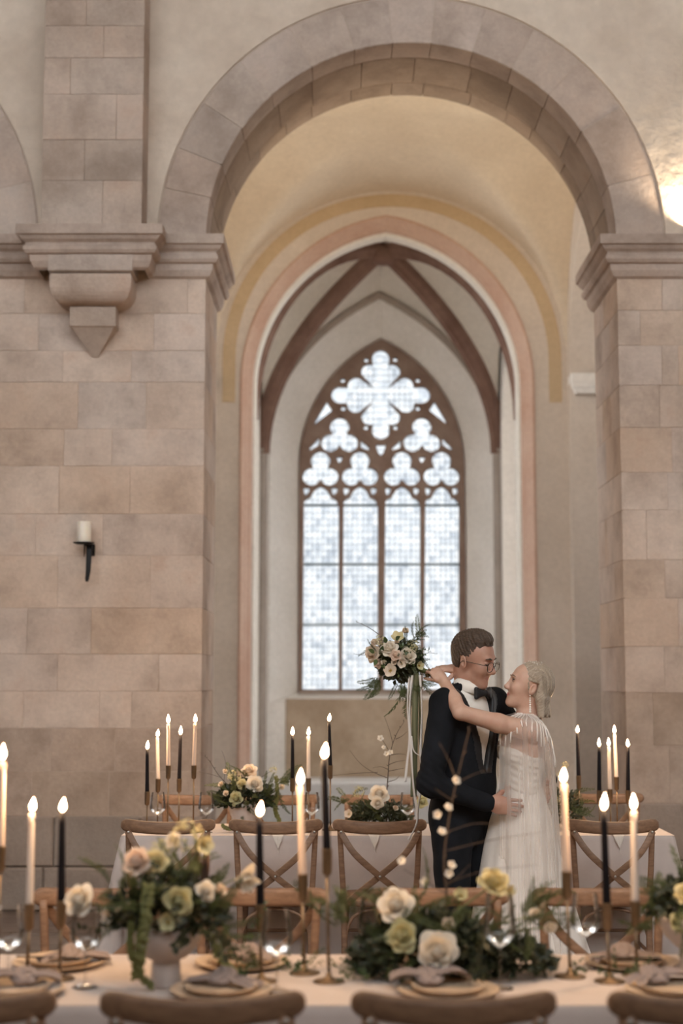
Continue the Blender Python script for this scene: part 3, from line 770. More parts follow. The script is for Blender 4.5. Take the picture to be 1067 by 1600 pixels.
# tables ----------------------------------------------------------
TZ = .75
def banquet_table(x0, x1, y0, y1, lab, clab, fold_seed, flare):
    t = empty('banquet_table', ((x0 + x1) / 2, (y0 + y1) / 2, 0)); tag(t, lab, 'table', 'long banquet tables')
    hx, hy = (x1 - x0) / 2, (y1 - y0) / 2
    MB().box(-hx, hx, -hy, hy, TZ - .045, TZ - .008, .005).build('tabletop', M['wood'], t)
    lm = MB().box(-.03, .03, -.03, .03, 0, TZ - .045, .004).mesh('leg', M['wood'])
    for sx in (-1, 1):
        for sy in (-1, 1): obj('leg', lm, t, (sx * (hx - .12), sy * (hy - .09), 0))
    # cloth
    c = empty('tablecloth', ((x0 + x1) / 2, (y0 + y1) / 2, 0))
    rr = random.Random(fold_seed); pts = []; rad = .03
    hx += .006; hy += .006
    def side(p, q, nrm, n):
        for i in range(n): t_ = i / n; pts.append((p[0] + (q[0] - p[0]) * t_, p[1] + (q[1] - p[1]) * t_, nrm, 0.0))
    def corner(cx, cy, a0):
        for i in range(9):
            a = a0 + PI / 2 * i / 8; pts.append((cx + rad * math.cos(a), cy + rad * math.sin(a), (math.cos(a), math.sin(a)), math.sin(PI * (i + .0) / 8)))
    nx, ny = int((x1 - x0) / .03), int((y1 - y0) / .03)
    side((-hx + rad, -hy), (hx - rad, -hy), (0, -1), nx); corner(hx - rad, -hy + rad, -PI / 2)
    side((hx, -hy + rad), (hx, hy - rad), (1, 0), ny); corner(hx - rad, hy - rad, 0)
    side((hx - rad, hy), (-hx + rad, hy), (0, 1), nx); corner(-hx + rad, hy - rad, PI / 2)
    side((-hx, hy - rad), (-hx, -hy + rad), (-1, 0), ny); corner(-hx + rad, -hy + rad, PI)
    n = len(pts)
    # distance along the hem to the nearest corner sets how far the cloth flares
    cd = []
    cor = [i for i, p in enumerate(pts) if p[3] > .99]
    for i in range(n):
        d = min(min(abs(i - k), n - abs(i - k)) for k in cor); cd.append(math.exp(-(d / 5.0) ** 2))
    ph = [rr.uniform(0, 6.28) for _ in range(4)]; fr = [2 * PI * k / n for k in (int(n / 34), int(n / 19), int(n / 11), int(n / 52))]
    lev = [0, .004, .012, .03, .08, .16, .26, .38, .5, .62, .725]
    v = []; f = []
    for L in lev:
        h = L / .725
        for i, (x, y, nr, k) in enumerate(pts):
            fo = sum(a * math.sin(fr[j] * i + ph[j] + h * .8) for j, a in enumerate((.012, .008, .003, .008))) * min(1, h * 1.6)
            o = -.006 + min(L, .012) * .5 + h * .018 + max(fo, -.004 - .016 * h) + flare * cd[i] * h
            v.append((x + nr[0] * o, y + nr[1] * o, TZ - L * .985 - (.012 if h > .99 else 0) + (.006 * cd[i] * h)))
    for k in range(len(lev) - 1):
        for i in range(n): j = (i + 1) % n; f.append((k * n + i, (k + 1) * n + i, (k + 1) * n + j, k * n + j))
    sk = mesh('drape', v, f, M['linen'], True); obj('drape', recalc(sk), c)
    # top sheet, faintly creased
    v = []; f = []; mx, my = 60, 14
    for b_ in range(my + 1):
        for a_ in range(mx + 1):
            x = -hx + .004 + (2 * hx - .008) * a_ / mx; y = -hy + .004 + (2 * hy - .008) * b_ / my
            e = min(1, min(a_, mx - a_, b_, my - b_) / 1.0); v.append((x, y, TZ + e * .0012 * math.sin(x * 7 + ph[0]) * math.sin(y * 5 + ph[1])))
    for b_ in range(my):
        for a_ in range(mx): q = b_ * (mx + 1) + a_; f.append((q, q + 1, q + mx + 2, q + mx + 1))
    obj('top_sheet', mesh('top_sheet', v, f, M['linen'], True), c)
    tag(c, clab, 'tablecloth', 'blush linen tablecloths'); return t, c
NT = dict(x0=-1.75, x1=1.75, y0=4.06, y1=4.78)
FT = dict(x0=-1.21, x1=1.83, y0=8.24, y1=8.88)
banquet_table(**NT, lab='long wooden banquet table in front, hidden beneath the nearer linen cloth', clab='blush linen cloth over the nearer table, its edge cut by the frame', fold_seed=2, flare=.06)
banquet_table(**FT, lab='long wooden banquet table behind the couple, hidden beneath its cloth', clab='blush linen cloth draped to the floor on the table behind the couple', fold_seed=5, flare=.17)

# chairs ----------------------------------------------------------
def make_chair():
    t = empty('cross_back_chair'); 
    w = .243
    def arc(x, y0=-.272, k=1.25): return y0 + k * x * x
    # top rail: bowed, deeper in the middle, rounded ends
    xs = [-w, -w + .006, -w + .02, -.2, -.15, -.1, -.05, 0, .05, .1, .15, .2, w - .02, w - .006, w]
    path = [(x, arc(x), .843 + .24 * x * x) for x in xs]
    def rsec(tt):
        i = round(tt * (len(xs) - 1)); e = w - abs(xs[i]); k = .30 if e < .001 else (.66 if e < .01 else (.93 if e < .03 else 1.0))
        return rrect(.030 * k, .064 * k, .0135 * k, 3)
    MB().sweep(path, rsec).build('top_rail', M['wood'], t, True)
    for s in (-1, 1):
        p = catmull([(s * .185, -.225, 0), (s * .182, -.20, .22), (s * .186, -.192, .46), (s * .197, -.208, .65), (s * .207, arc(.207) + .012, .845)], 4)
        MB().sweep(p, lambda q: rrect(.034 - .006 * q, .030 - .006 * q, .008, 2), (0, 1, 0)).build('back_post', M['wood'], t, True)
        p = catmull([(s * .19, .165, 0), (s * .178, .150, .25), (s * .17, .135, .445)], 3)
        MB().sweep(p, lambda q: rrect(.026 + .010 * q, .026 + .010 * q, .009, 2), (0, 1, 0)).build('front_leg', M['wood'], t, True)
        # cross slats, bowed backwards, one passing behind the other
        off = .010 * s
        p = catmull([(s * .205, arc(.205) - .018, .825), (s * .13, -.276 + off * .3, .715), (0, -.262 + off, .60), (s * -.12, -.225 + off * .3, .50), (s * -.172, -.185, .44)], 5)
        sl = MB().sweep(p, rrect(.033, .010, .004, 2), (0, -1, .0)).build('cross_slat', M['wood'], t, True)
        MB().lathe([(.0, -.004), (.006, -.003), (.007, .0)], 10).build('rivet', M['rivet'], sl, True)
        r_ = sl.children[0]; r_.location = (s * .2, arc(.2) - .026, .822); r_.rotation_euler = (-PI / 2, 0, 0)
        MB().tube([(s * .186, -.2, .2), (s * .183, .152, .2)], .010, 8).build('stretcher', M['wood'], t, True)
    r_ = MB().lathe([(.0, -.004), (.006, -.003), (.007, .0)], 10).build('rivet', M['rivet'], t, True); r_.location = (0, -.279, .60); r_.rotation_euler = (-PI / 2, 0, 0)
    MB().tube([(-.18, .152, .26), (.18, .152, .26)], .010, 8).build('stretcher', M['wood'], t, True)
    MB().tube(catmull([(-.184, -.198, .24), (-.14, -.19, .38), (0, -.185, .425), (.14, -.19, .38), (.184, -.198, .24)], 5), .009, 8).build('hoop_brace', M['wood'], t, True)
    # seat: rounded trapezoid, dished
    out = []
    for i in range(40):
        a = 2 * PI * i / 40; ca, sa = math.cos(a), math.sin(a); e = .62
        x = math.copysign(abs(ca) ** e, ca) * (.205 + .022 * sa); y = math.copysign(abs(sa) ** e, sa) * .21 - .01
        out.append((x, y))
    v = []; f = []; rings = [(1.0, .438), (1.02, .448), (1.02, .460), (.985, .469), (.8, .462), (.45, .456)]
    for k, z in rings: v += [(x * k, y * k, z) for x, y in out]
    for k in range(len(rings) - 1):
        for i in range(40): j = (i + 1) % 40; f.append((k * 40 + i, k * 40 + j, k * 40 + 40 + j, k * 40 + 40 + i))
    f.append(tuple(range(39, -1, -1))); f.append(tuple(200 + i for i in range(40)))
    obj('seat', mesh('seat', v, f, M['wood'], True), t)
    return t
chair0 = make_chair(); _used = [False]
def chair(x, y, rz, lab, grp):
    c = chair0 if not _used[0] else copy_tree(chair0)
    _used[0] = True; c.location = (x, y, 0); c.rotation_euler = (0, 0, rz); tag(c, lab, 'chair', grp); return c
G1, G2, G3, G4 = 'chairs along the camera side of the nearer table', 'chairs facing the camera at the nearer table', 'chairs with their backs to us at the table behind the couple', 'chairs on the wall side of the table behind the couple'
for x, l in ((-.925, 'blurred cross-back oak chair cut off by the left edge, bottom row'), (-.333, 'blurred cross-back oak chair in the bottom row, below the footed bowl'),
             (.267, 'blurred cross-back oak chair in the bottom row, below the low white-rose arrangement'), (.875, 'blurred cross-back oak chair cut off by the right edge, bottom row')):
    chair(x, 3.81, random.uniform(-.02, .02), l, G1)
for x, l in ((-.835, 'warm-lit cross-back chair facing us, left of the footed bowl of flowers'), (-.298, 'warm-lit cross-back chair facing us, behind the two tall tapers right of the bowl'),
             (.345, 'warm-lit cross-back chair facing us, in front of the groom'), (.915, 'warm-lit cross-back chair facing us, behind the three right-hand tapers')):
    chair(x, 5.08, PI + random.uniform(-.03, .03), l, G2)
for x, l in ((-.904, 'brown cross-back chair at the left end of the table behind the couple'), (-.344, 'brown cross-back chair in front of the far bowl arrangement'),
             (.198, 'brown cross-back chair next to the groom, in front of the blossom branch'), (1.409, 'brown cross-back chair to the right of the bride, back to us')):
    chair(x, 7.985, random.uniform(-.03, .03), l, G3)
for x, l in ((-.90, 'light oak chair on the wall side, seen between the far candlesticks and the far bowl'), (-.384, 'light oak chair on the wall side, behind the far bowl arrangement'),
             (.241, 'light oak chair on the wall side, behind the white rose and blossom branch'), (1.671, 'light oak chair on the wall side, to the right of the bride')):
    chair(x, 9.14 + (.09 if x > 1 else 0), PI + random.uniform(-.03, .03), l, G4)

# candles -----------------------------------------------------------
def flame_mesh(h=.047, r=.0100):
    prof = [(0.0005, 0), (.5 * r, .06 * h), (.85 * r, .18 * h), (r, .32 * h), (.92 * r, .46 * h), (.68 * r, .64 * h), (.38 * r, .82 * h), (.12 * r, .95 * h), (.0003, h)]
    return MB().lathe(prof, 12, cap=False).mesh('flame', M['flame'], True)
FLAME = flame_mesh()
base_me = MB().lathe([(.044, 0), (.046, .003), (.042, .006), (.02, .009), (.010, .016), (.006, .028)], 24).mesh('base', M['brass'], True)
cup_prof = [(.0045, -.004), (.010, .0), (.0135, .004), (.0150, .072), (.0158, .074), (.0135, .0745), (.0125, .06)]
cup_me = MB().lathe(cup_prof, 18).mesh('cup', M['brass'], True)
CANDLE_W = 3.6
def candle(xt, xc, xb, yt, yc, Y, colour, where, lit=True, wscale=1.0, zb=TZ):
    """xt,yt: candle top; xc,yc: cup rim; xb: foot"""
    A = P(xt, yt, Y); B = P(xc, yc, Y); F0 = P(xb, yc, Y); base = Vector((F0.x, Y, zb))
    st = empty('candlestick', base); tag(st, 'brass stick under ' + where, 'candlestick', 'brass candlesticks on the tables')
    obj('base', base_me, st)
    hh = B.z - zb - .074
    MB().tube([(0, 0, .02), ((B.x - base.x) * .5, 0, hh * .5), (B.x - base.x, 0, hh)], .0048, 10).build('stem', M['brass'], st, True)
    obj('cup', cup_me, st, (B.x - base.x, 0, hh))
    z0 = B.z - .018; L = A.z - z0
    cd = empty('taper_candle', (B.x, Y, z0)); tag(cd, where, 'candle', 'lit taper candles'); dx = A.x - B.x
    m = {'cream': 'wax_cream', 'white': 'wax_white', 'black': 'wax_black'}[colour]
    n = 9; path = [(dx * (i / n), 0, L * i / n) for i in range(n + 1)]
    rad = [.0122 - .0030 * (i / n) for i in range(n + 1)]; rad[-1] = .0075
    wx = MB().tube(path, rad, 14)
    rr = random.Random(int(xt * 7 + yt))
    if colour != 'black':
        for k in range(3):
            a = rr.uniform(0, 6.28); q = [(dx + .0085 * math.cos(a), .0085 * math.sin(a), L - .002), (dx + .0102 * math.cos(a), .0102 * math.sin(a), L - .012), (dx * .93 + .0106 * math.cos(a), .0106 * math.sin(a), L - rr.uniform(.02, .045))]
            wx.tube(q, [.0022, .0026, .0014], 6)
    wx.build('wax', M[m], cd, True)
    MB().tube([(dx, 0, L - .002), (dx + .0008, 0, L + .009)], .0009, 5).build('wick', M['wick'], cd)
    fo = obj('flame', FLAME, cd, (dx, 0, L + .004)); fo.rotation_euler = (rr.uniform(-.06, .06), rr.uniform(-.05, .16), 0); k = rr.uniform(.9, 1.1); fo.scale = (1.0, 1.0, k)
    ld = bpy.data.lights.new('candle_glow', 'POINT'); ld.energy = CANDLE_W; ld.color = (1, .63, .34); ld.shadow_soft_size = .012
    lo = bpy.data.objects.new('candle_glow', ld); COL.objects.link(lo); lo.parent = cd; lo.location = (dx, 0, L + .10)
NEAR = [(4, 1, 1, 1190, 1322, 4.42, 'cream', 'tall cream taper cut by the left edge of the picture'),
        (50, 46, 45, 1270, 1412, 4.46, 'white', 'whitish taper beside the black one at the left of the near table'),
        (97, 96, 95, 1271, 1407, 4.40, 'black', 'black taper at the left of the near table, over the round plate'),
        (405, 407, 409, 1277, 1413, 4.36, 'black', 'short black taper just right of the footed bowl of flowers'),
        (469, 473, 476, 1228, 1366, 4.48, 'cream', 'cream taper between two black ones in the middle of the near table'),
        (506, 511, 514, 1187, 1326, 4.36, 'black', 'tallest black taper in the middle of the near table'),
        (880, 885, 888, 1224, 1362, 4.43, 'cream', 'cream taper in front of the bride\'s train, near table'),
        (943, 948, 950, 1268, 1411, 4.36, 'black', 'black taper between two cream ones at the right of the near table'),
        (990, 992, 993, 1267, 1408, 4.45, 'white', 'pale taper rightmost on the near table')]
for a in NEAR: candle(*a)
FAR = [(230, 230, 230, 1172, 1237, 8.44, 'black', 'short black taper, leftmost on the far table'), (246, 247, 247, 1152, 1217, 8.60, 'white', 'shorter white taper left of the tall pair on the far table'),
       (263, 263, 263, 1131, 1196, 8.47, 'cream', 'tall cream taper at centre of the five on the far table'), (282, 280, 280, 1149, 1217, 8.64, 'black', 'black taper between two tall cream ones on the far table'),
       (305, 303, 303, 1130, 1196, 8.50, 'cream', 'tall cream taper nearest the far bowl of flowers'),
       (457, 457, 457, 1150, 1216, 8.55, 'black', 'black taper right of the far bowl of flowers'), (482, 482, 482, 1150, 1216, 8.60, 'white', 'white taper between two black ones in the middle of the far table'),
       (514, 516, 516, 1128, 1196, 8.52, 'black', 'tall black taper in the middle of the far table'),
       (902, 904, 904, 1146, 1212, 8.55, 'black', 'tall black taper just right of the bride'), (936, 936, 936, 1168, 1235, 8.42, 'black', 'short black taper right of the bride, beside two white ones'),
       (951, 953, 953, 1167, 1233, 8.54, 'white', 'shorter white taper of the pair right of the bride'), (960, 963, 963, 1147, 1214, 8.70, 'white', 'taller white taper of the pair right of the bride'),
       (981, 981, 981, 1168, 1235, 8.52, 'black', 'black taper rightmost on the far table')]
for a in FAR: candle(*a)

# glasses -----------------------------------------------------------
def glass_mesh(h, name):
    k = h / .22
    pr = [(.036, 0), (.036, .0015), (.02, .004), (.006, .010), (.0036, .02), (.0034, .085), (.006, .095), (.022, .104), (.040, .120), (.0455, .135), (.0435, .165), (.036, .22)]
    pr = [(r * (.9 + .1 * k), z * k) for r, z in pr]
    return pr
def wine_glass(px, py, Y, h, lab):
    b = P(px, py, Y); g = empty('wine_glass', (b.x, Y, TZ + .001)); tag(g, lab, 'glass', 'stemmed wine glasses'); pr = glass_mesh(h, '')
    MB().lathe(pr[:4], 28, cap=True).build('foot', M['glass'], g, True)
    MB().lathe(pr[3:7], 14, cap=False).build('stem', M['glass'], g, True)
    MB().lathe(pr[6:], 32, cap=False).build('bowl', M['glass'], g, True)
for a in ((432, 1550, 4.24, .22, 'clear wine glass between the black and cream tapers on the near table'), (782, 1546, 4.27, .26, 'tall clear wine glass in front of the low white-rose arrangement'),
          (916, 1512, 4.55, .22, 'clear wine glass between the tapers at the right of the near table'), (133, 1543, 4.29, .23, 'clear wine glass in front of the round plate at left'),
          (12, 1535, 4.32, .22, 'clear wine glass cut by the left edge'), (583, 1522, 4.46, .22, 'clear wine glass behind the left side of the white-rose arrangement'),
          (246, 1297, 8.40, .22, 'clear wine glass under the far left candles'), (322, 1297, 8.40, .22, 'clear wine glass just left of the far bowl'),
          (487, 1297, 8.40, .22, 'clear wine glass under the middle far candles'), (637, 1297, 8.40, .22, 'clear wine glass beside the groom on the far table')):
    wine_glass(*a)

# place settings ------------------------------------------------------
plate_prof = [(.0, .004), (.08, .004), (.10, .006), (.135, .014), (.142, .0165), (.1425, .014), (.136, .009), (.10, .002), (.07, 0), (.0, 0)]
dish_prof = [(.0, .006), (.07, .006), (.09, .012), (.10, .020), (.1015, .019), (.093, .008), (.07, .001), (.0, 0)]
pl_me = MB().lathe(plate_prof, 40, cap=False).mesh('charger_plate', M['charger'], True)
ds_me = MB().lathe(dish_prof, 36, cap=False).mesh('side_plate', M['charger'], True)
def napkin_mesh(seed, k=1.0):
    rr = random.Random(seed); b = MB()
    # knot: three thick folded wraps
    for i in range(3):
        a0 = rr.uniform(0, 6.28); tilt = rr.uniform(-.5, .5); R = .024 * k
        path = [Vector((R * .75 * math.cos(a) + (i - 1) * .010, R * math.sin(a), .026 + R * .8 * math.sin(a + tilt) * .8)) for a in [a0 + 2 * PI * j / 14 for j in range(15)]]
        b.sweep(path, [(.014 * math.cos(t) * (1 + .2 * math.sin(3 * t + i)), .009 * math.sin(t)) for t in [2 * PI * j / 10 for j in range(10)]], (0, 0, 1))
    for s in (-1, 1):                       # fluted tails
        L = rr.uniform(.075, .115) * k; n = 10; m = 14; v = []; f = []; ang = rr.uniform(-.5, .5); wd = rr.uniform(.035, .055) * k; rise = rr.uniform(.0, .035)
        for i in range(n + 1):
            t = i / n
            for j in range(m + 1):
                q = j / m * 2 - 1; w = .008 + wd * t ** .8
                x = s * (.012 + L * t); y = q * w; z = .024 + rise * math.sin(PI * t * .8) - .018 * t + .010 * math.sin(q * 7 + i * .2) * (1 - .35 * t)
                v.append((x * math.cos(ang) - y * math.sin(ang), x * math.sin(ang) + y * math.cos(ang), max(z, .002)))
        for i in range(n):
            for j in range(m): q0 = i * (m + 1) + j; f.append((q0, q0 + 1, q0 + m + 2, q0 + m + 1))
        b.add(v, f)
    return b.mesh('linen_napkin', M['napkin'], True)
NAPK = [napkin_mesh(i, .92) for i in range(4)]
knife_me = MB().box(-.007, .007, -.105, -.01, 0, .006, .002).add(*cham_box(-.008, .008, -.012, .10, .001, .0035, .001)).mesh('table_knife', M['blade'])
def setting(px, py, Y, lab, dish=True, nap=True, rot=0, knife=False, noff=(0, 0)):
    b = P(px, py, Y); c = obj('charger_plate', pl_me, None, (b.x, Y, TZ + .002)); tag(c, 'tan stoneware charger plate ' + lab, 'plate', 'tan charger plates')
    if dish: d = obj('side_plate', ds_me, None, (b.x, Y, TZ + .007)); tag(d, 'small tan plate stacked on the charger ' + lab, 'plate', 'small tan plates')
    if nap:
        n = obj('linen_napkin', NAPK[(int(px) // 7) % 4], None, (b.x + noff[0], Y + noff[1], TZ + .014)); n.rotation_euler = (0, 0, rot); tag(n, 'knotted mauve linen napkin on the plate ' + lab, 'napkin', 'knotted linen napkins')
    if knife:
        q = obj('table_knife', knife_me, None, (b.x - .03, Y - .03, TZ + .028)); q.rotation_euler = (0, 0, 1.35); tag(q, 'black knife lying on the plate ' + lab, 'knife', 'black knives')
setting(92, 1505, 4.60, 'behind the two left-hand tapers', rot=.3, knife=True, noff=(.04, .01))
setting(378, 1505, 4.60, 'behind the short black taper', rot=-.2, noff=(.01, .02))
setting(690, 1505, 4.62, 'hidden behind the white-rose arrangement', rot=.2)
setting(987, 1505, 4.60, 'behind the three right-hand tapers', rot=.05, knife=True, noff=(-.02, .02))
setting(20, 1545, 4.20, 'before the chair cut by the left edge', rot=.5, noff=(.02, .05))
setting(345, 1545, 4.20, 'in front of the footed bowl', rot=-.4, noff=(0, .05))
setting(700, 1545, 4.20, 'in front of the white-rose arrangement', rot=.2, noff=(-.05, .05))
setting(1058, 1545, 4.20, 'before the chair cut by the right edge', rot=.3, noff=(-.05, .07))
def far_setting(px, lab, nap):
    b = P(px, 1300, 8.42); c = obj('charger_plate', pl_me, None, (b.x, 8.42, TZ + .002)); tag(c, 'tan stoneware charger plate ' + lab, 'plate', 'tan charger plates')
    d = obj('side_plate', ds_me, None, (b.x, 8.42, TZ + .007)); tag(d, 'small tan plate stacked on the charger ' + lab, 'plate', 'small tan plates')
    if nap:                                 # napkin hanging over the table edge
        v = []; f = []; n = 14; m = 10; path = [(8.40, .030), (8.34, .029), (8.29, .026), (8.25, .012), (8.232, -.002), (8.222, -.03), (8.218, -.06), (8.216, -.09)]
        path = catmull([(0, y, z) for y, z in path], 3); N = len(path)
        for i, p in enumerate(path):
            t = i / (N - 1); w = .028 * (1 - .2 * t) + .012 * math.sin(t * 5) - (.016 * max(0, t - .7) / .3)
            for j in range(m + 1):
                q = j / m * 2 - 1; dp = .0025 * math.sin(q * 5 + t * 2)
                v.append((b.x + q * w + .01 * t, p.y - (abs(dp) + .003 if t > .5 else 0), TZ + p.z + (dp if t < .5 else .03 * q * max(0, t - .7))))
        for i in range(N - 1):
            for j in range(m): q0 = i * (m + 1) + j; f.append((q0, q0 + 1, q0 + m + 2, q0 + m + 1))
        nme = mesh('linen_napkin', v, f, M['napkin_pale'], True); o = obj('linen_napkin', nme); tag(o, 'pale linen napkin hanging over the table edge ' + lab, 'napkin', 'napkins over the far table edge')
far_setting(275, 'at the left end of the far table', False)
far_setting(435, 'in front of the far bowl arrangement', True)
far_setting(582, 'in front of the far white rose', True)
far_setting(955, 'right of the bride', True)

# wall sconce ---------------------------------------------------------
sy = YF - .13; b = P(131, 848, sy); sc = empty('wall_sconce', (b.x, sy, b.z)); tag(sc, 'black iron spike sconce on the ashlar wall', 'sconce')
MB().lathe([(.0, -.012), (.05, -.011), (.075, -.002), (.076, .002), (.07, .001), (.0, -.003)], 28, cap=False).build('drip_pan', M['iron'], sc, True)
MB().sweep([(.02, .0, -.012), (.028, .03, -.03), (.034, .07, -.035), (.036, .125, -.04)], rrect(.022, .014, .004, 2)).build('arm', M['iron'], sc, True)
MB().sweep([(.036, .03, -.02), (.035, .02, -.06), (.032, .015, -.2), (.026, .012, -.255), (.024, .012, -.275)], lambda t: rrect(.040 * (1 - .55 * t ** 2), .022 * (1 - .5 * t), .004, 2), (0, 1, 0)).build('spike', M['iron'], sc, True)
MB().tube([(.006, 0, -.005), (.004, .005, -.10)], [.007, .003], 6).build('prong', M['iron'], sc, True)
MB().box(.012, .060, .112, .128, -.085, .0, .003).build('wall_plate', M['iron'], sc)
pc = empty('pillar_candle', (b.x, sy, b.z + .001)); tag(pc, 'unlit ivory pillar candle standing on the iron sconce', 'candle')
MB().lathe([(.0, 0), (.048, .0), (.05, .004), (.05, .142), (.047, .148), (.036, .149), (.030, .143), (.0, .141)], 28, cap=False).build('wax', M['candle_sconce_wax'], pc, True)
MB().tube([(0, 0, .14), (.001, 0, .158)], .0015, 5).build('wick', M['wick'], pc)
# ================================================================ THE COUPLE
class Field:
    """signed-distance grid, smooth unions, meshed with surface nets"""
    def __init__(s, lo, hi, h):
        s.lo = np.array(lo, dtype=np.float32); s.h = h; s.n = np.ceil((np.array(hi) - np.array(lo)) / h).astype(int) + 1
        s.F = np.full(s.n, .5, dtype=np.float32)
    def _sl(s, lo, hi):
        a = np.clip(np.floor((np.array(lo) - s.lo) / s.h).astype(int), 0, s.n); b = np.clip(np.ceil((np.array(hi) - s.lo) / s.h).astype(int) + 1, 0, s.n)
        if (b <= a).any(): return None
        g = [(s.lo[i] + s.h * np.arange(a[i], b[i])).astype(np.float32) for i in range(3)]
        return tuple(slice(a[i], b[i]) for i in range(3)), g[0][:, None, None], g[1][None, :, None], g[2][None, None, :]
    def put(s, lo, hi, fn, k, op='u'):
        m = k + 3 * s.h; r = s._sl(np.array(lo) - m, np.array(hi) + m)
        if r is None: return s
        sl, X, Y, Z = r; d = fn(X, Y, Z).astype(np.float32); A = s.F[sl]
        if op == 'u':
            if k > 0: hh = np.maximum(k - np.abs(A - d), 0) / k; s.F[sl] = np.minimum(A, d) - hh * hh * k * .25
            else: s.F[sl] = np.minimum(A, d)
        elif op == 's':
            d = -d
            if k > 0: hh = np.maximum(k - np.abs(A - d), 0) / k; s.F[sl] = np.maximum(A, d) + hh * hh * k * .25
            else: s.F[sl] = np.maximum(A, d)
        return s
    def ell(s, c, r, R=None, k=.01, op='u'):
        c = np.array(c, dtype=np.float32); r = np.array(r, dtype=np.float32); R = np.eye(3) if R is None else np.array(R)
        ext = np.sqrt(((R * r[None, :]) ** 2).sum(1))
        def fn(X, Y, Z):
            x, y, z = X - c[0], Y - c[1], Z - c[2]
            p = [R[0, i] * x + R[1, i] * y + R[2, i] * z for i in range(3)]
            k0 = np.sqrt(sum((p[i] / r[i]) ** 2 for i in range(3))); k1 = np.sqrt(sum((p[i] / r[i] ** 2) ** 2 for i in range(3)))
            return k0 * (k0 - 1) / np.maximum(k1, 1e-6)
        return s.put(c - ext, c + ext, fn, k, op)
    def cone(s, a, b, ra, rb, k=.01, op='u'):
        a = np.array(a, dtype=np.float32); b = np.array(b, dtype=np.float32); ab = b - a; L2 = max(float((ab * ab).sum()), 1e-9); rm = max(ra, rb)
        def fn(X, Y, Z):
            x, y, z = X - a[0], Y - a[1], Z - a[2]
            t = np.clip((x * ab[0] + y * ab[1] + z * ab[2]) / L2, 0, 1)
            return np.sqrt((x - t * ab[0]) ** 2 + (y - t * ab[1]) ** 2 + (z - t * ab[2]) ** 2) - (ra + (rb - ra) * t)
        return s.put(np.minimum(a, b) - rm, np.maximum(a, b) + rm, fn, k, op)
    def chain(s, pts, rr, k=.01):
        for i in range(len(pts) - 1): s.cone(pts[i], pts[i + 1], rr[i], rr[i + 1], k)
        return s
    def everywhere(s, fn, op='s', k=0.0): return s.put(s.lo, s.lo + s.h * s.n, fn, k, op)
    def wrinkle(s, fn):
        r = s._sl(s.lo, s.lo + s.h * s.n); sl, X, Y, Z = r; s.F[sl] += fn(X, Y, Z).astype(np.float32); return s
    def nets(s):
        F = s.F; nx, ny, nz = F.shape; ins = F < 0
        cnt = np.zeros((nx - 1, ny - 1, nz - 1), dtype=np.uint8)
        for i in (0, 1):
            for j in (0, 1):
                for k in (0, 1): cnt += ins[i:nx - 1 + i, j:ny - 1 + j, k:nz - 1 + k]
        act = (cnt > 0) & (cnt < 8); I = np.argwhere(act); idx = -np.ones(act.shape, dtype=np.int32); idx[act] = np.arange(len(I))
        acc = np.zeros((len(I), 3), dtype=np.float64); num = np.zeros(len(I))
        cor = [(i, j, k) for i in (0, 1) for j in (0, 1) for k in (0, 1)]
        for a in cor:
            for ax in range(3):
                if a[ax]: continue
                b = list(a); b[ax] = 1
                fa = F[I[:, 0] + a[0], I[:, 1] + a[1], I[:, 2] + a[2]]; fb = F[I[:, 0] + b[0], I[:, 1] + b[1], I[:, 2] + b[2]]
                m = (fa < 0) != (fb < 0); t = np.where(m, fa / np.where(m, fa - fb, 1), 0)
                p = np.array(a, dtype=np.float64)[None, :].repeat(len(I), 0); p[:, ax] += t
                acc[m] += p[m]; num[m] += 1
        V = (I + acc / num[:, None]) * s.h + s.lo
        Q = []
        for ax in range(3):
            u, v = (ax + 1) % 3, (ax + 2) % 3
            sa = [slice(None)] * 3; sb = [slice(None)] * 3; sa[ax] = slice(0, -1); sb[ax] = slice(1, None)
            A, B = ins[tuple(sa)], ins[tuple(sb)]; E = np.argwhere(A != B)
            ok = (E[:, u] > 0) & (E[:, v] > 0) & (E[:, u] < F.shape[u] - 1) & (E[:, v] < F.shape[v] - 1); E = E[ok]
            q = []
            for du, dv in ((0, 0), (-1, 0), (-1, -1), (0, -1)):
                e = E.copy(); e[:, u] += du; e[:, v] += dv; q.append(idx[e[:, 0], e[:, 1], e[:, 2]])
            q = np.stack(q, 1); fl = A[E[:, 0], E[:, 1], E[:, 2]]; q[fl] = q[fl][:, ::-1]
            Q.append(q)
        Q = np.concatenate(Q)[:, ::-1]; Q = Q[(Q >= 0).all(1)]
        return V, Q
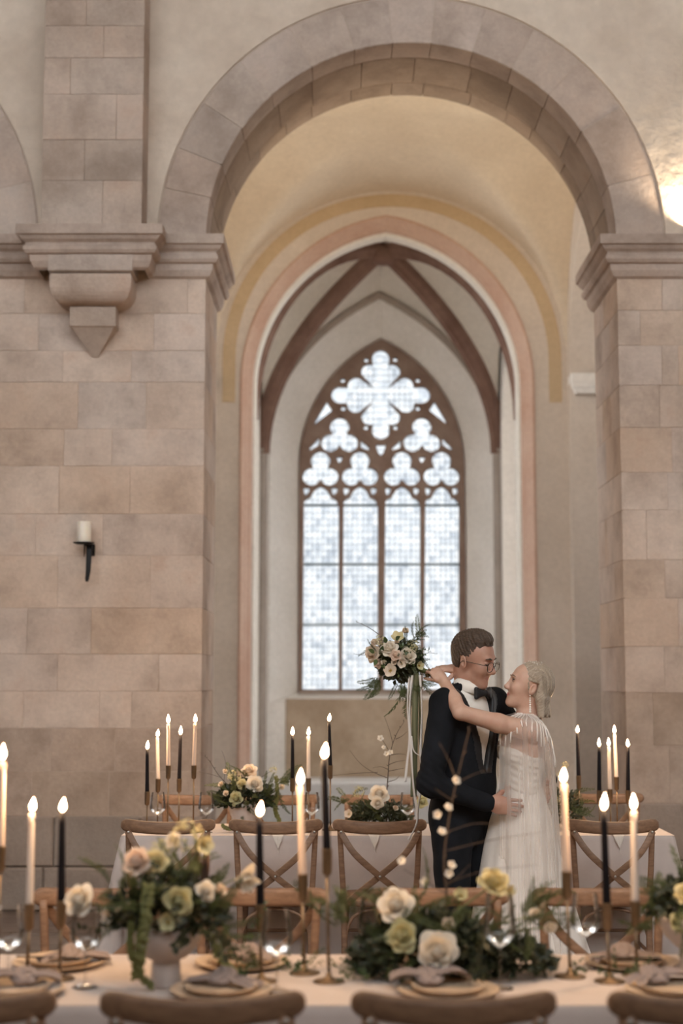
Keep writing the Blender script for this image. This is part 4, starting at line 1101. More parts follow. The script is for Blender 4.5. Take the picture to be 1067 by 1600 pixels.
def np_mesh(name, parts, mats, classify=None, smooth_it=0):
    """parts: list of (V,Q); classify(centres)->material index"""
    off = 0; VV = []; QQ = []
    for V, Q in parts: VV.append(V); QQ.append(Q + off); off += len(V)
    V = np.concatenate(VV); Q = np.concatenate(QQ)
    for _ in range(smooth_it):
        acc = np.zeros_like(V); n = np.zeros(len(V))
        for a in range(4):
            for b in (1, 3): np.add.at(acc, Q[:, a], V[Q[:, (a + b) % 4]]); np.add.at(n, Q[:, a], 1)
        V = np.where(n[:, None] > 0, .5 * V + .5 * acc / np.maximum(n, 1)[:, None], V)
    me = bpy.data.meshes.new(name); me.vertices.add(len(V)); me.vertices.foreach_set('co', V.astype(np.float32).ravel())
    me.loops.add(len(Q) * 4); me.loops.foreach_set('vertex_index', Q.astype(np.int32).ravel())
    me.polygons.add(len(Q)); me.polygons.foreach_set('loop_start', np.arange(0, len(Q) * 4, 4, dtype=np.int32))
    me.update(calc_edges=True); me.validate()
    for m in (mats if isinstance(mats, (list, tuple)) else [mats]): me.materials.append(m)
    me.polygons.foreach_set('use_smooth', [True] * len(me.polygons))
    if classify is not None and len(me.polygons) == len(Q):
        me.polygons.foreach_set('material_index', classify(V[Q].mean(1)).astype(np.int32))
    me.update(); return me

CY = 7.05
def Q3(px, py, dy=0.0): return np.array(P(px, py, CY + dy))
def rotm(yaw, pitch=0, roll=0):
    """columns = forward, left, up of the frame"""
    return np.array(Matrix.Rotation(yaw, 3, 'Z') @ Matrix.Rotation(pitch, 3, 'Y') @ Matrix.Rotation(roll, 3, 'X'))
def skin_mat(name, c, red):
    m, nt, o = new_mat(name); b = principled(nt, o, Roughness=.5, Subsurface_Weight=.12, Subsurface_Scale=.01); b.inputs['Subsurface Radius'].default_value = (1, .35, .2)
    v = coords(nt); n = noise(nt, v, 14, 3); r = ramp(nt, [(.35, red), (.65, c)]); nt.links.new(n.outputs[0], r.inputs[0]); nt.links.new(r.outputs[0], b.inputs['Base Color'])
    n2 = noise(nt, v, 300, 2); bump(nt, b, n2.outputs[0], .06, .002); return m
def hair_mat(name, c1, c2, R, rough=.42, st=(6, 120, 120)):
    m, nt, o = new_mat(name); b = principled(nt, o, Roughness=rough); v = coords(nt)
    e = Matrix(R.tolist()).to_euler(); mp = nt.nodes.new('ShaderNodeVectorRotate'); mp.rotation_type = 'EULER_XYZ'; mp.invert = True; mp.inputs['Rotation'].default_value = e; nt.links.new(v, mp.inputs['Vector'])
    s1 = scaled(nt, mp.outputs[0], *st); n = noise(nt, s1, 1.6, 5, .7); r = ramp(nt, [(.32, c1), (.68, c2)]); nt.links.new(n.outputs[0], r.inputs[0]); nt.links.new(r.outputs[0], b.inputs['Base Color']); bump(nt, b, n.outputs[0], .8, .006); return m
M['skin_m'] = skin_mat('groom_skin', (.47, .275, .20), (.42, .215, .155)); M['skin_f'] = skin_mat('bride_skin', (.62, .40, .30), (.56, .335, .245))
M['lip_m'] = simple('groom_lips', (.42, .19, .15), .5); M['lip_f'] = simple('bride_lips', (.50, .17, .15), .45)
M['suit'] = cloth_mat('black_wool', (.008, .009, .011), (.013, .014, .018), .0, 8, 600); M['satin'] = simple('black_satin', (.008, .008, .010), .5)
M['shirt'] = cloth_mat('white_cotton', (.78, .74, .68), (.84, .80, .74), .1, 10); M['shoe'] = simple('black_leather', (.01, .01, .01), .25)
M['dress'] = cloth_mat('ivory_satin', (.78, .72, .66), (.86, .80, .74), .2, 5, 300); M['pearl'] = simple('pearl', (.85, .80, .74), .2)
M['frame'] = simple('dark_spectacle_wire', (.03, .025, .02), .3, .8); M['eye'] = simple('dark_lash', (.02, .012, .01), .5); M['eyewhite'] = simple('eye_white', (.7, .66, .62), .2)
def tulle(name, a, col=(.92, .87, .82)):
    m, nt, o = new_mat(name); t = nt.nodes.new('ShaderNodeBsdfTransparent'); d = nt.nodes.new('ShaderNodeBsdfDiffuse'); d.inputs[0].default_value = (*col, 1)
    tr = nt.nodes.new('ShaderNodeBsdfTranslucent'); tr.inputs[0].default_value = (*col, 1); m0 = nt.nodes.new('ShaderNodeMixShader'); m0.inputs[0].default_value = .45; nt.links.new(d.outputs[0], m0.inputs[1]); nt.links.new(tr.outputs[0], m0.inputs[2])
    mx = nt.nodes.new('ShaderNodeMixShader'); nt.links.new(t.outputs[0], mx.inputs[1]); nt.links.new(m0.outputs[0], mx.inputs[2])
    lw = nt.nodes.new('ShaderNodeLayerWeight'); lw.inputs[0].default_value = .45; mr = nt.nodes.new('ShaderNodeMapRange'); mr.inputs[3].default_value = a; mr.inputs[4].default_value = min(1, a * 3.2); nt.links.new(lw.outputs['Facing'], mr.inputs[0]); nt.links.new(mr.outputs[0], mx.inputs[0]); nt.links.new(mx.outputs[0], o.inputs[0]); return m
M['tulle'] = tulle('sheer_tulle', .24)
M['lens'] = tulle('spectacle_lens', .03, (.8, .8, .8))

def head(S, O, R, s, fem):
    """adds a head to field S: origin O at ear level, frame R (forward, left, up), scale s"""
    T = lambda x, y, z: O + R @ (np.array((x, y, z)) * s)
    E = lambda c, r, k=.02, op='u', R2=None: S.ell(T(*c), np.array(r) * s, R if R2 is None else R @ R2, k * s, op)
    Cn = lambda a, b, ra, rb, k=.01: S.cone(T(*a), T(*b), ra * s, rb * s, k * s)
    E((-.018, 0, .052), (.098, .074, .088)); E((.035, 0, .045), (.056, .062, .062), .03)
    E((.038, 0, -.012), (.055, .058, .075), .03)
    jw = .046 if fem else .053
    E((.030, 0, -.066), (.055, jw, .044), .03); E((.068, 0, -.096), (.022, .022 if fem else .027, .019), .03)
    Cn((.086, -.030, .036), (.086, .030, .036), .011, .011, .018)
    for y in (-1, 1):
        E((.064, y * .038, -.018), (.028, .024, .026), .025)
        E((.097, y * .031, .018), (.014, .017, .0115), .014, 's')
        S.ell(T(.080, y * .031, .017), np.array((.0115, .0145, .0105)) * s, R, .002)
        Cn((.093, y * .010, -.028), (.106, y * .009, -.027), .007, .0075, .008)
        R2 = np.array(Matrix.Rotation(-.25, 3, 'Y') @ Matrix.Rotation(y * .35, 3, 'Z'))
        E((-.012, y * .077, .0), (.020, .0085, .033), .006, 'u', R2); E((-.010, y * .085, .004), (.010, .006, .018), .004, 's', R2)
    Cn((.088, 0, .030), (.112 if not fem else .109, 0, -.018), .0075, .0105, .012); E((.113 if not fem else .110, 0, -.021), (.0115, .0115, .0095), .008)
    for y in (-1, 1):
        Cn((.079, y * .021, -.0505), (.0885, 0, -.0505), .0035, .0052, .006); Cn((.079, y * .019, -.0535), (.0865, 0, -.0605), .0035, .0062, .006)
    return T
def hand(S, wrist, d, n, sd, curl=(.5, .5, .4), spread=.12, s=1.0, thumb=1.0):
    """wrist point; d towards the fingers; n the way the palm faces; sd towards the thumb"""
    d = np.array(d, float); d /= np.linalg.norm(d); n = np.array(n, float); n -= d * n.dot(d); n /= np.linalg.norm(n); sd = np.array(sd, float); sd -= d * sd.dot(d) + n * sd.dot(n); sd /= np.linalg.norm(sd)
    w = np.array(wrist, float); R = np.stack((d, sd, n), 1)
    S.ell(w + d * .045 * s, np.array((.054, .040, .0155)) * s, R, .008); S.cone(w - d * .02 * s, w + d * .03 * s, .024 * s, .024 * s, .012)
    for off, L, r, a in ((.028, .072, .0083, spread), (.0095, .080, .0086, spread * .3), (-.010, .074, .0082, -spread * .35), (-.0275, .058, .0072, -spread)):
        p = w + (d * (.083 - abs(off - .005) * .25) + sd * off) * s; dd = d * math.cos(a) + sd * math.sin(a); nn = n; rr = r * s
        q0 = w + (d * .045 + sd * off * .8) * s; S.cone(q0, p, rr * 1.15, rr * 1.08, .006)
        for j, fr in enumerate((.46, .31, .23)):
            c = curl[j]; dd, nn = dd * math.cos(c) + nn * math.sin(c), nn * math.cos(c) - dd * math.sin(c)
            q = p + dd * L * fr * s; S.cone(p, q, rr, rr * .91, .0022); p = q; rr *= .91
    p = w + (d * .022 + sd * .026 + n * .004) * s; dd = d * .62 + sd * .62 * thumb + n * .45; dd /= np.linalg.norm(dd)
    S.cone(w + d * .03 * s, p, .014 * s, .0135 * s, .01)
    for L, r0, r1 in ((.042, .0125, .0105), (.033, .0102, .0088), (.026, .0088, .0072)):
        q = p + dd * L * s; S.cone(p, q, r0 * s, r1 * s, .004); p = q; dd = dd * .86 + (n * .25 + d * .35) * .5; dd /= np.linalg.norm(dd)

# ---------------- groom
mx0 = Q3(722, 1300); 
groom = empty('person', (mx0[0], CY, 0)); tag(groom, 'groom in black tuxedo, bow tie and glasses, embracing the bride and looking down at her', 'person')
def gobj(name, me, root):
    """mesh given in world space, parented to a thing"""
    me.transform(Matrix.Translation(-Vector(root.location))); return obj(name, me, root)
YM = math.radians(-40)                               # direction of his chest
f_ = np.array((math.cos(YM), math.sin(YM), 0)); l_ = np.array((-math.sin(YM), math.cos(YM), 0)); u_ = np.array((0, 0, 1.0)); RT = np.stack((f_, l_, u_), 1)
hip = np.array((mx0[0], CY, .95)); chest = np.array((P(728, 1150, CY).x, CY, 1.33)); nb = np.array((P(731, 1075, CY).x, CY, 1.555))
HO = Q3(739, 1035, -.03); HR = rotm(math.radians(-32), math.radians(14), math.radians(3))
def T3(o, a, b, c): return o + f_ * a + l_ * b + u_ * c
shR, shL = T3(nb, 0.0, -.185, -.055), T3(nb, .02, .185, -.055)
elR, wrR = Q3(671, 1225, -.25), Q3(765, 1255, -.20)
elL, wrL = Q3(828, 1185, .30), Q3(858, 1222, .17)
# head, neck and hands: skin
S = Field(HO - .17, HO + np.array((.17, .17, .16)), .0028)
S.lo[2] = HO[2] - .22; S = Field((HO[0] - .17, HO[1] - .15, HO[2] - .22), (HO[0] + .17, HO[1] + .15, HO[2] + .17), .0028)
TH = head(S, HO, HR, 1.0, False); S.cone(HO + HR @ np.array((-.03, 0, -.045)), nb + u_ * .0, .060, .064, .02); S.cone(HO + HR @ np.array((-.01, 0, -.05)), nb + u_ * .02 + f_ * .02, .045, .055, .02)
skinparts = [S.nets()]
S = Field(wrR + (-.08, -.09, -.12), wrR + (.25, .10, .09), .0028); hand(S, wrR, (1, .12, -.18), (.05, 1, -.1), (.1, -.2, 1), (.18, .3, .3), .10, 1.08); S.cone(wrR - np.array((.08, 0, -.015)), wrR, .03, .027, .01); skinparts.append(S.nets())
S = Field(wrL + (-.12, -.25, -.20), wrL + (.08, .09, .08), .0028); hand(S, wrL, (-.12, -.55, -.62), (-.9, -.1, .2), (-.2, -.6, .5), (.2, .3, .3), .10, 1.08); S.cone(wrL - np.array((.0, -.07, -.03)), wrL, .03, .027, .01); skinparts.append(S.nets())
# trunk and limbs under the clothes
S = Field((hip[0] - .4, CY - .45, .0), (hip[0] + .55, CY + .5, 1.62), .014)
S.cone(nb, chest, .05, .07, .05); S.cone(chest, hip, .07, .08, .05); S.chain([shR, elR, wrR], [.04, .035, .022]); S.chain([shL, elL, wrL], [.04, .035, .022]); S.cone(shR, shL, .04, .04)
kn = [T3(np.array((hip[0], CY, .50)), .02, b, 0) for b in (-.10, .10)]; an = [T3(np.array((hip[0], CY, .09)), -.03, b, 0) for b in (-.11, .11)]
for i, b in enumerate((-.09, .09)): S.chain([T3(hip, 0, b, 0), kn[i], an[i]], [.06, .045, .032])
skinparts.append(S.nets())
def cls_m(c):
    q = (c - HO) @ HR; lip = (((q[:, 0] - .088) / .014) ** 2 + (q[:, 1] / .021) ** 2 + ((q[:, 2] + .0560) / .0080) ** 2) < 1
    return lip.astype(int)
gobj('body', np_mesh('body', skinparts, [M['skin_m'], M['lip_m']], cls_m), groom)
# hair
def hair_short():
    S = Field(HO - .19, HO + .20, .003); T = lambda x, y, z: HO + HR @ np.array((x, y, z))
    S.ell(T(-.022, 0, .058), (.103, .0785, .094), HR, .02); S.ell(T(.016, -.006, .120), (.062, .058, .042), HR, .03); S.ell(T(-.03, 0, .0), (.075, .073, .056), HR, .02)
    def cut(X, Y, Z):
        p = [HR[0, i] * (X - HO[0]) + HR[1, i] * (Y - HO[1]) + HR[2, i] * (Z - HO[2]) for i in range(3)]
        face = .058 + (p[2] - .09) * .62 - p[0] + .0 * p[1]              # negative in front of the hairline
        face = np.where(p[2] > .095, np.maximum(face, .062 + (p[2] - .09) * 3 - p[0]), face)
        side = np.maximum(np.abs(p[0] + .008) - .030, p[2] - .030)      # room for the ears
        return np.minimum(face, np.minimum(side * .7, p[2] + .052 + .25 * np.minimum(p[0], 0)))
    S.everywhere(cut, 's', .006)
    def wr(X, Y, Z):
        p = [HR[0, i] * (X - HO[0]) + HR[1, i] * (Y - HO[1]) + HR[2, i] * (Z - HO[2]) for i in range(3)]
        return .0022 * np.sin(p[1] * 260 + p[0] * 60 + 3 * np.sin(p[0] * 40)) * (p[2] > .06) + .0012 * np.sin(p[0] * 300 + p[2] * 260)
    S.wrinkle(wr); return S.nets()
M['hair_m'] = hair_mat('brown_short_hair', (.035, .022, .015), (.105, .066, .042), HR, .5)
gobj('hair', np_mesh('hair', [hair_short()], M['hair_m']), groom)
for y in (-1, 1):                                                # brows and lash lines
    b = MB(); b.tube([TH(.1005, y * .013, .037), TH(.0990, y * .030, .042), TH(.0860, y * .048, .036)], [.003, .0042, .0022], 6); gobj('eyebrow', b.mesh('eyebrow', M['hair_m'], True), groom)
    b = MB(); b.tube([TH(.0915, y * .019, .012), TH(.0935, y * .031, .010), TH(.087, y * .045, .013)], [.0015, .002, .0012], 6); gobj('lash_line', b.mesh('lash_line', M['eye'], True), groom)
# spectacles: his own object, worn on the face
gl = empty('eyeglasses', tuple(TH(.10, 0, .01))); tag(gl, 'thin dark wire spectacles worn by the groom', 'glasses')
for y in (-1, 1):
    ring = []
    for i in range(24):
        a = 2 * PI * i / 24; e = .8; ca, sa = math.cos(a), math.sin(a)
        ring.append(Vector(TH(.112 - .10 * (y * .034 + math.copysign(abs(ca) ** e, ca) * .026) ** 2 * 8, y * .034 + math.copysign(abs(ca) ** e, ca) * .0265, .004 + math.copysign(abs(sa) ** e, sa) * .0225)))
    v, f = sweep(ring, [(.0016 * math.cos(t), .0016 * math.sin(t)) for t in [2 * PI * j / 6 for j in range(6)]], tuple(HR[:, 0]), closed=True); fr = gobj('rim', mesh('rim', v, f, M['frame'], True), gl)
    cen = sum(ring, Vector()) / 24; ln = mesh('lens', [tuple(cen)] + [tuple(p) for p in ring], [(0, i + 1, (i + 1) % 24 + 1) for i in range(24)], M['lens']); gobj('lens', ln, gl)
    b = MB(); b.tube([TH(.106, y * .060, .012), TH(.098, y * .074, .012), TH(.02, y * .0815, .010), TH(-.015, y * .083, .008), TH(-.03, y * .082, -.012)], .0014, 6); gobj('temple', b.mesh('temple', M['frame'], True), gl)
b = MB(); b.tube([TH(.112, -.009, .008), TH(.119, 0, .011), TH(.112, .009, .008)], .0014, 6); gobj('bridge', b.mesh('bridge', M['frame'], True), gl)
# shirt
S = Field(chest + (-.3, -.3, -.35), nb + (.3, .3, .10), .008)
S.ell(chest + u_ * .03, (.108, .178, .23), RT, .04); S.ell(chest - u_ * .2, (.10, .15, .2), RT, .04); S.cone(nb - u_ * .06, nb + u_ * .012, .075, .062, .02)
gobj('shirt', np_mesh('shirt', [S.nets()], M['shirt'], None, 1), groom)
def collar():
    v = []; f = []; n = 26; ax = HO + HR @ np.array((-.03, 0, -.045)) - nb; ax /= np.linalg.norm(ax)
    for i in range(n + 1):
        a = .22 + (2 * PI - .44) * i / n; dr = f_ * math.cos(a) + l_ * math.sin(a); fr = math.cos(a)
        for r, z in ((.070, .000), (.067, .046), (.071, .048), (.082 + .006 * max(fr, 0), -.004 - .016 * max(0, fr) ** 3), (.080, -.008)):
            v.append(tuple(nb + f_ * .008 + dr * r + u_ * (z + .010 - .020 * max(0, fr))))
    for i in range(n):
        for j in range(4): q = i * 5 + j; f.append((q, q + 1, q + 6, q + 5))
    return mesh('collar', v, f, M['shirt'], True)
gobj('collar', collar(), groom)
# bow tie
bt = nb + f_ * .098 + u_ * (-.012)
S = Field(bt - .09, bt + .09, .003)
for sgn in (-1, 1):
    for zz in (-1, 0, 1): S.cone(bt + l_ * sgn * .010, bt + l_ * sgn * .055 + u_ * zz * .020 - f_ * .012, .008, .010, .016)
S.ell(bt + f_ * .006, (.011, .012, .014), RT, .003)
gobj('bow_tie', np_mesh('bow_tie', [S.nets()], M['satin']), groom)
# dinner jacket
S = Field((hip[0] - .38, CY - .46, .80), (hip[0] + .55, CY + .46, 1.62), .008)
S.ell(chest + u_ * .02, (.128, .200, .235), RT, .05); S.ell(chest - u_ * .20 + f_ * .004, (.120, .172, .22), RT, .05); S.ell(hip + u_ * .02 - f_ * .01, (.128, .185, .22), RT, .05)
S.cone(shR + u_ * .0, shL + u_ * .0, .066, .066, .05); S.cone(nb - u_ * .05, nb - u_ * .015 - f_ * .015, .10, .078, .04)
S.chain([shR - u_ * .01, elR, wrR - np.array((.012, 0, 0))], [.073, .057, .041], .03); S.chain([shL - u_ * .01, elL, wrL + np.array((0, .03, .01))], [.073, .057, .043], .03)
def vcut(X, Y, Z):
    a = (X - chest[0]) * f_[0] + (Y - chest[1]) * f_[1]; b = (X - chest[0]) * l_[0] + (Y - chest[1]) * l_[1]
    w = (Z - 1.17) * .27
    d = np.maximum(np.abs(b + .01) - w, -(a - .03))
    fr = np.maximum(np.abs(b) - (.93 - Z) * .35, -(a - .02))                                   # cut-away skirts
    return np.minimum(d, fr)
S.everywhere(lambda X, Y, Z: np.minimum(vcut(X, Y, Z), (Z - .850) + 0 * X), 's', .008)
S.cone(nb + u_ * .05, nb - u_ * .03, .066, .070, .0, 's')
def jw(X, Y, Z):
    el = np.exp(-(((X - elR[0]) ** 2 + (Y - elR[1]) ** 2 + (Z - elR[2]) ** 2) / .012))
    return .0045 * el * np.sin(Z * 170 + X * 120) + .0022 * np.sin(Z * 46 + X * 38 + 2 * np.sin(Y * 21)) * np.sin(X * 29 + 1.3)
S.wrinkle(jw)
def cls_j(c):
    q = c - chest; a = q @ f_; b = np.abs(q @ l_ + .01); w = (c[:, 2] - 1.17) * .27
    return ((a > .03) & (b > w - .01) & (b < w + .045) & (c[:, 2] > 1.17)).astype(int)
gobj('jacket', np_mesh('jacket', [S.nets()], [M['suit'], M['satin']], cls_j, 1), groom)
S = Field((hip[0] - .3, CY - .35, .03), (hip[0] + .35, CY + .35, 1.10), .010)
S.ell(hip, (.115, .170, .15), RT, .04)
for i, b in enumerate((-.088, .088)): S.chain([T3(hip, 0, b, -.02), kn[i], an[i]], [.098, .074, .060], .02)
S.wrinkle(lambda X, Y, Z: .003 * np.sin(Z * 34 + X * 50) * np.sin(Y * 40 + Z * 11)); gobj('trousers', np_mesh('trousers', [S.nets()], M['suit'], None, 1), groom)
for i in (0, 1):
    S = Field(an[i] + (-.22, -.22, -.10), an[i] + (.26, .22, .10), .006); S.ell(an[i] + f_ * .03 - u_ * .045, (.075, .042, .045), RT, .02); S.ell(an[i] + f_ * .115 - u_ * .058, (.085, .046, .032), RT, .03)
    S.everywhere(lambda X, Y, Z: Z - .001 + 0 * X + 0 * Y, 's'); gobj('shoe', np_mesh('shoe', [S.nets()], M['shoe'], None, 1), groom)

# ---------------- bride
bx0 = Q3(812, 1300); bride = empty('person', (bx0[0], CY, 0)); tag(bride, 'bride with blonde bob in white gown and sheer beaded cape, arms round the groom', 'person')
YBd = math.radians(180 + 8); g_ = np.array((math.cos(YBd), math.sin(YBd), 0)); k_ = np.array((-math.sin(YBd), math.cos(YBd), 0)); RB = np.stack((g_, k_, u_), 1)   # forward, her left (towards the camera)
BO = Q3(824.5, 1076, -.01); BR = rotm(math.radians(180 + 4), math.radians(-17), 0); bs = .925
bn = Q3(826, 1121, 0); bc = Q3(818, 1168, 0); bwst = Q3(814, 1232, 0); bh = Q3(813, 1285, 0)
T4 = lambda o, a, b, c: o + g_ * a + k_ * b + u_ * c
bsL, bsR = T4(bn, .012, .148, -.062), T4(bn, .012, -.148, -.062)
beL, bwL = Q3(719, 1113, -.25), Q3(693, 1064, -.08)
beR, bwR = Q3(768, 1096, .24), Q3(716, 1046, .045)
S = Field((P(655, 1000, CY).x, CY - .36, bwst[2] - .05), (P(866, 1000, CY).x, CY + .34, P(800, 1024, CY).z), .0031)
TB = head(S, BO, BR, bs, True)
S.cone(BO + BR @ np.array((-.028, 0, -.04)), bn - u_ * .01, .047, .050, .02); S.cone(BO + BR @ np.array((-.005, 0, -.055)), bn + g_ * .012, .036, .045, .02)
S.cone(bn - u_ * .02, bsL + u_ * .008, .045, .045, .04); S.cone(bn - u_ * .02, bsR + u_ * .008, .045, .045, .04)
S.ell(bc, (.092, .138, .135), RB, .05); S.ell(bwst + u_ * .02, (.085, .115, .14), RB, .05); S.ell(bc + g_ * .06 - u_ * .01 + k_ * .062, (.055, .058, .058), RB, .03); S.ell(bc + g_ * .06 - u_ * .01 - k_ * .062, (.055, .058, .058), RB, .03)
S.chain([bsL, bsL * .5 + beL * .5 + np.array((0, -.0, -.004)), beL], [.047, .042, .034], .02); S.chain([beL, beL * .6 + bwL * .4, bwL], [.035, .036, .024], .014)
S.chain([bsR, bsR * .5 + beR * .5, beR], [.047, .042, .034], .02); S.chain([beR, beR * .6 + bwR * .4, bwR], [.035, .036, .024], .014)
hand(S, bwL, (-.45, .45, .55), (-.35, .8, -.2), (-.6, -.2, -.3), (.55, .9, .8), .03, .90, .15)
hand(S, bwR, (-1, -.42, .06), (.0, .35, -.95), (.0, -.9, -.35), (.22, .55, .6), .06, 1.0, .5)
def cls_f(c):
    q = (c - BO) @ BR / bs; lip = (((q[:, 0] - .088) / .014) ** 2 + (q[:, 1] / .021) ** 2 + ((q[:, 2] + .0560) / .0085) ** 2) < 1
    return lip.astype(int)
gobj('body', np_mesh('body', [S.nets()], [M['skin_f'], M['lip_f']], cls_f), bride)
for y in (-1, 1):
    b = MB(); b.tube([TB(.1005, y * .013, .038), TB(.0990, y * .030, .044), TB(.0860, y * .048, .038)], [.002, .003, .0015], 6); gobj('eyebrow', b.mesh('eyebrow', simple('bride_brow', (.16, .10, .065), .6), True), bride)
    b = MB(); b.tube([TB(.0905, y * .019, .020), TB(.0925, y * .031, .0245), TB(.086, y * .047, .021)], [.0018, .0028, .0016], 6); gobj('lash_line', b.mesh('lash_line', M['eye'], True), bride)
    S = Field(TB(.085, y * .031, .017) - .02, TB(.085, y * .031, .017) + .02, .0015); S.ell(TB(.0885, y * .031, .0165), (.0045, .0055, .0065), BR, 0); gobj('iris', np_mesh('iris', [S.nets()], M['eye']), bride)
# sleek bob
M['hair_f'] = hair_mat('ash_blonde_hair', (.26, .20, .145), (.54, .445, .34), rotm(math.radians(184), math.radians(35), 0), .3, (5, 110, 110))
def hair_bob():
    S = Field(BO + (-.12, -.16, -.17), BO + (.19, .16, .17), .003); T = lambda x, y, z: BO + BR @ (np.array((x, y, z)) * bs)
    S.ell(T(-.022, 0, .055), np.array((.104, .0805, .093)) * bs, BR, .02); S.ell(T(-.045, 0, .02), np.array((.085, .080, .075)) * bs, BR, .02)
    for i in range(9):
        y = -.072 + .018 * i; e = 1 - (y / .09) ** 2
        a = Q3(838 + 9 * e, 1058, y); b = Q3(842 + 8 * e, 1092, y * 1.05); c = Q3(842 + 12 * e + (i % 3) * 1.5, 1128, y * 1.12)
        S.chain([a, b, c], [.026, .024, .017], .014)
    def cut(X, Y, Z):
        p = [(BR[0, i] * (X - BO[0]) + BR[1, i] * (Y - BO[1]) + BR[2, i] * (Z - BO[2])) / bs for i in range(3)]
        face = .074 + (p[2] - .10) * .60 - p[0]; face = np.where(p[2] > .10, .074 + (p[2] - .10) * 2.5 - p[0], face)
        ear = np.maximum(np.abs(p[0] + .010) - .022, np.abs(p[2]) - .036)
        zz = Z - P(850, 1119, CY).z + .004 * np.sin(Y * 190) + .003 * np.sin(X * 320) + .10 * np.maximum(BO[0] + .06 - X, 0)
        return np.minimum(np.minimum(face, np.where(np.abs(p[1]) > .066, ear * .8, 1.0)), zz)
    S.everywhere(cut, 's', .005)
    def wr(X, Y, Z):
        p = [(BR[0, i] * (X - BO[0]) + BR[1, i] * (Y - BO[1]) + BR[2, i] * (Z - BO[2])) / bs for i in range(3)]
        top = p[2] + .75 * p[0]
        return .0007 * np.sin((p[2] - .55 * p[0]) * 300 + 2 * np.sin(p[0] * 30)) * (p[0] > -.06) * (p[0] < .04) + .0012 * np.sin(Y * 330 + X * 90) * (p[0] < .0)
    S.wrinkle(wr); return S.nets()
gobj('hair', np_mesh('hair', [hair_bob()], M['hair_f']), bride)
sph = MB().lathe([(.0001, -1), (.5, -.87), (.87, -.5), (1, 0), (.87, .5), (.5, .87), (.0001, 1)], 8, cap=False)
def bead(b, p, r): b.add([(p[0] + x * r, p[1] + y * r, p[2] + z * r) for x, y, z in sph.v], sph.f)
b = MB(); rr = random.Random(8)
for i in range(26):
    th = rr.uniform(-.3, 1.9); x = rr.uniform(-.03, .055); r0 = .083 * math.sqrt(max(0, 1 - ((x + .022) / .106) ** 2)); z = .055 + .096 * math.sqrt(max(0, 1 - ((x + .022) / .106) ** 2)) * math.sin(PI / 2 - .9 * th / 1.4); y = .0825 * math.sqrt(max(0, 1 - ((x + .022) / .106) ** 2 - ((z - .055) / .096) ** 2))
    bead(b, TB(x, y + .002, z), rr.choice((.0018, .0024, .0015)))
gobj('hair_pearls', b.mesh('hair_pearls', M['pearl'], True), bride)['kind'] = 'stuff'
ear = TB(-.004, .088, -.036); er = empty('pearl_earring', tuple(ear)); tag(er, 'dangling pearl earring hanging from the bride\'s ear', 'earring')
for i in range(8):
    b = MB(); bead(b, ear + u_ * (-.0105 * i), .0038 + .0003 * i); gobj('pearl', b.mesh('pearl', M['pearl'], True), er)
# gown: bodice and skirt
S = Field(bwst + (-.25, -.25, -.14), bc + (.25, .25, .12), .006)
S.ell(bc - u_ * .035, (.099, .145, .115), RB, .04); S.ell(bwst + u_ * .02, (.092, .122, .15), RB, .05)
for s_ in (-1, 1): S.ell(bc + g_ * .062 - u_ * .012 + k_ * .062 * s_, (.060, .063, .060), RB, .03)
ztop_b = P(820, 1176, CY).z
S.everywhere(lambda X, Y, Z: (ztop_b + .035 * np.clip(-(X - bc[0]) / .1, -1, 1) + .006 * np.sin(Y * 60 + X * 40) - Z), 's', .005)
S.wrinkle(lambda X, Y, Z: .0022 * np.sin(Z * 190 + X * 50 + 2.2 * np.sin(Y * 24))); gobj('bodice', np_mesh('bodice', [S.nets()], M['dress']), bride)
def loft_ring(levels, n, fn):
    v = []; f = []
    for k, L in enumerate(levels):
        for i in range(n): v.append(fn(L, 2 * PI * i / n, k))
    for k in range(len(levels) - 1):
        for i in range(n): j = (i + 1) % n; f.append((k * n + i, k * n + j, (k + 1) * n + j, (k + 1) * n + i))
    return v, f
zw = bwst[2] + .01
def skirt_fn(t, a, k):
    z = zw * (1 - t) + .004 * t; c = bwst * (1 - t) + np.array((P(806, 1500, CY).x, CY, 0)) * t
    R = .098 + .05 * min(1, t / .16) ** .8 + .155 * max(0, t - .1) / .9
    fo = (.05 * math.sin(a * 11 + 1.1 * math.sin(2 * a) + t) + .04 * math.sin(a * 17 + 2) + .03 * math.sin(a * 6 + 1)) * min(1, t * 1.7) * .45
    r = R * (1 + fo); tr = .16 * max(0, math.cos(a)) ** 2 * t * t        # slight train behind her
    return (c[0] + (r + tr) * math.cos(a), CY + r * 1.06 * math.sin(a), z)
v, f = loft_ring([0, .02, .05, .09, .14, .2, .28, .37, .47, .57, .67, .77, .86, .94, 1.0], 132, skirt_fn)
sk = mesh('skirt', v, f, M['dress'], True); gobj('skirt', sk, bride)
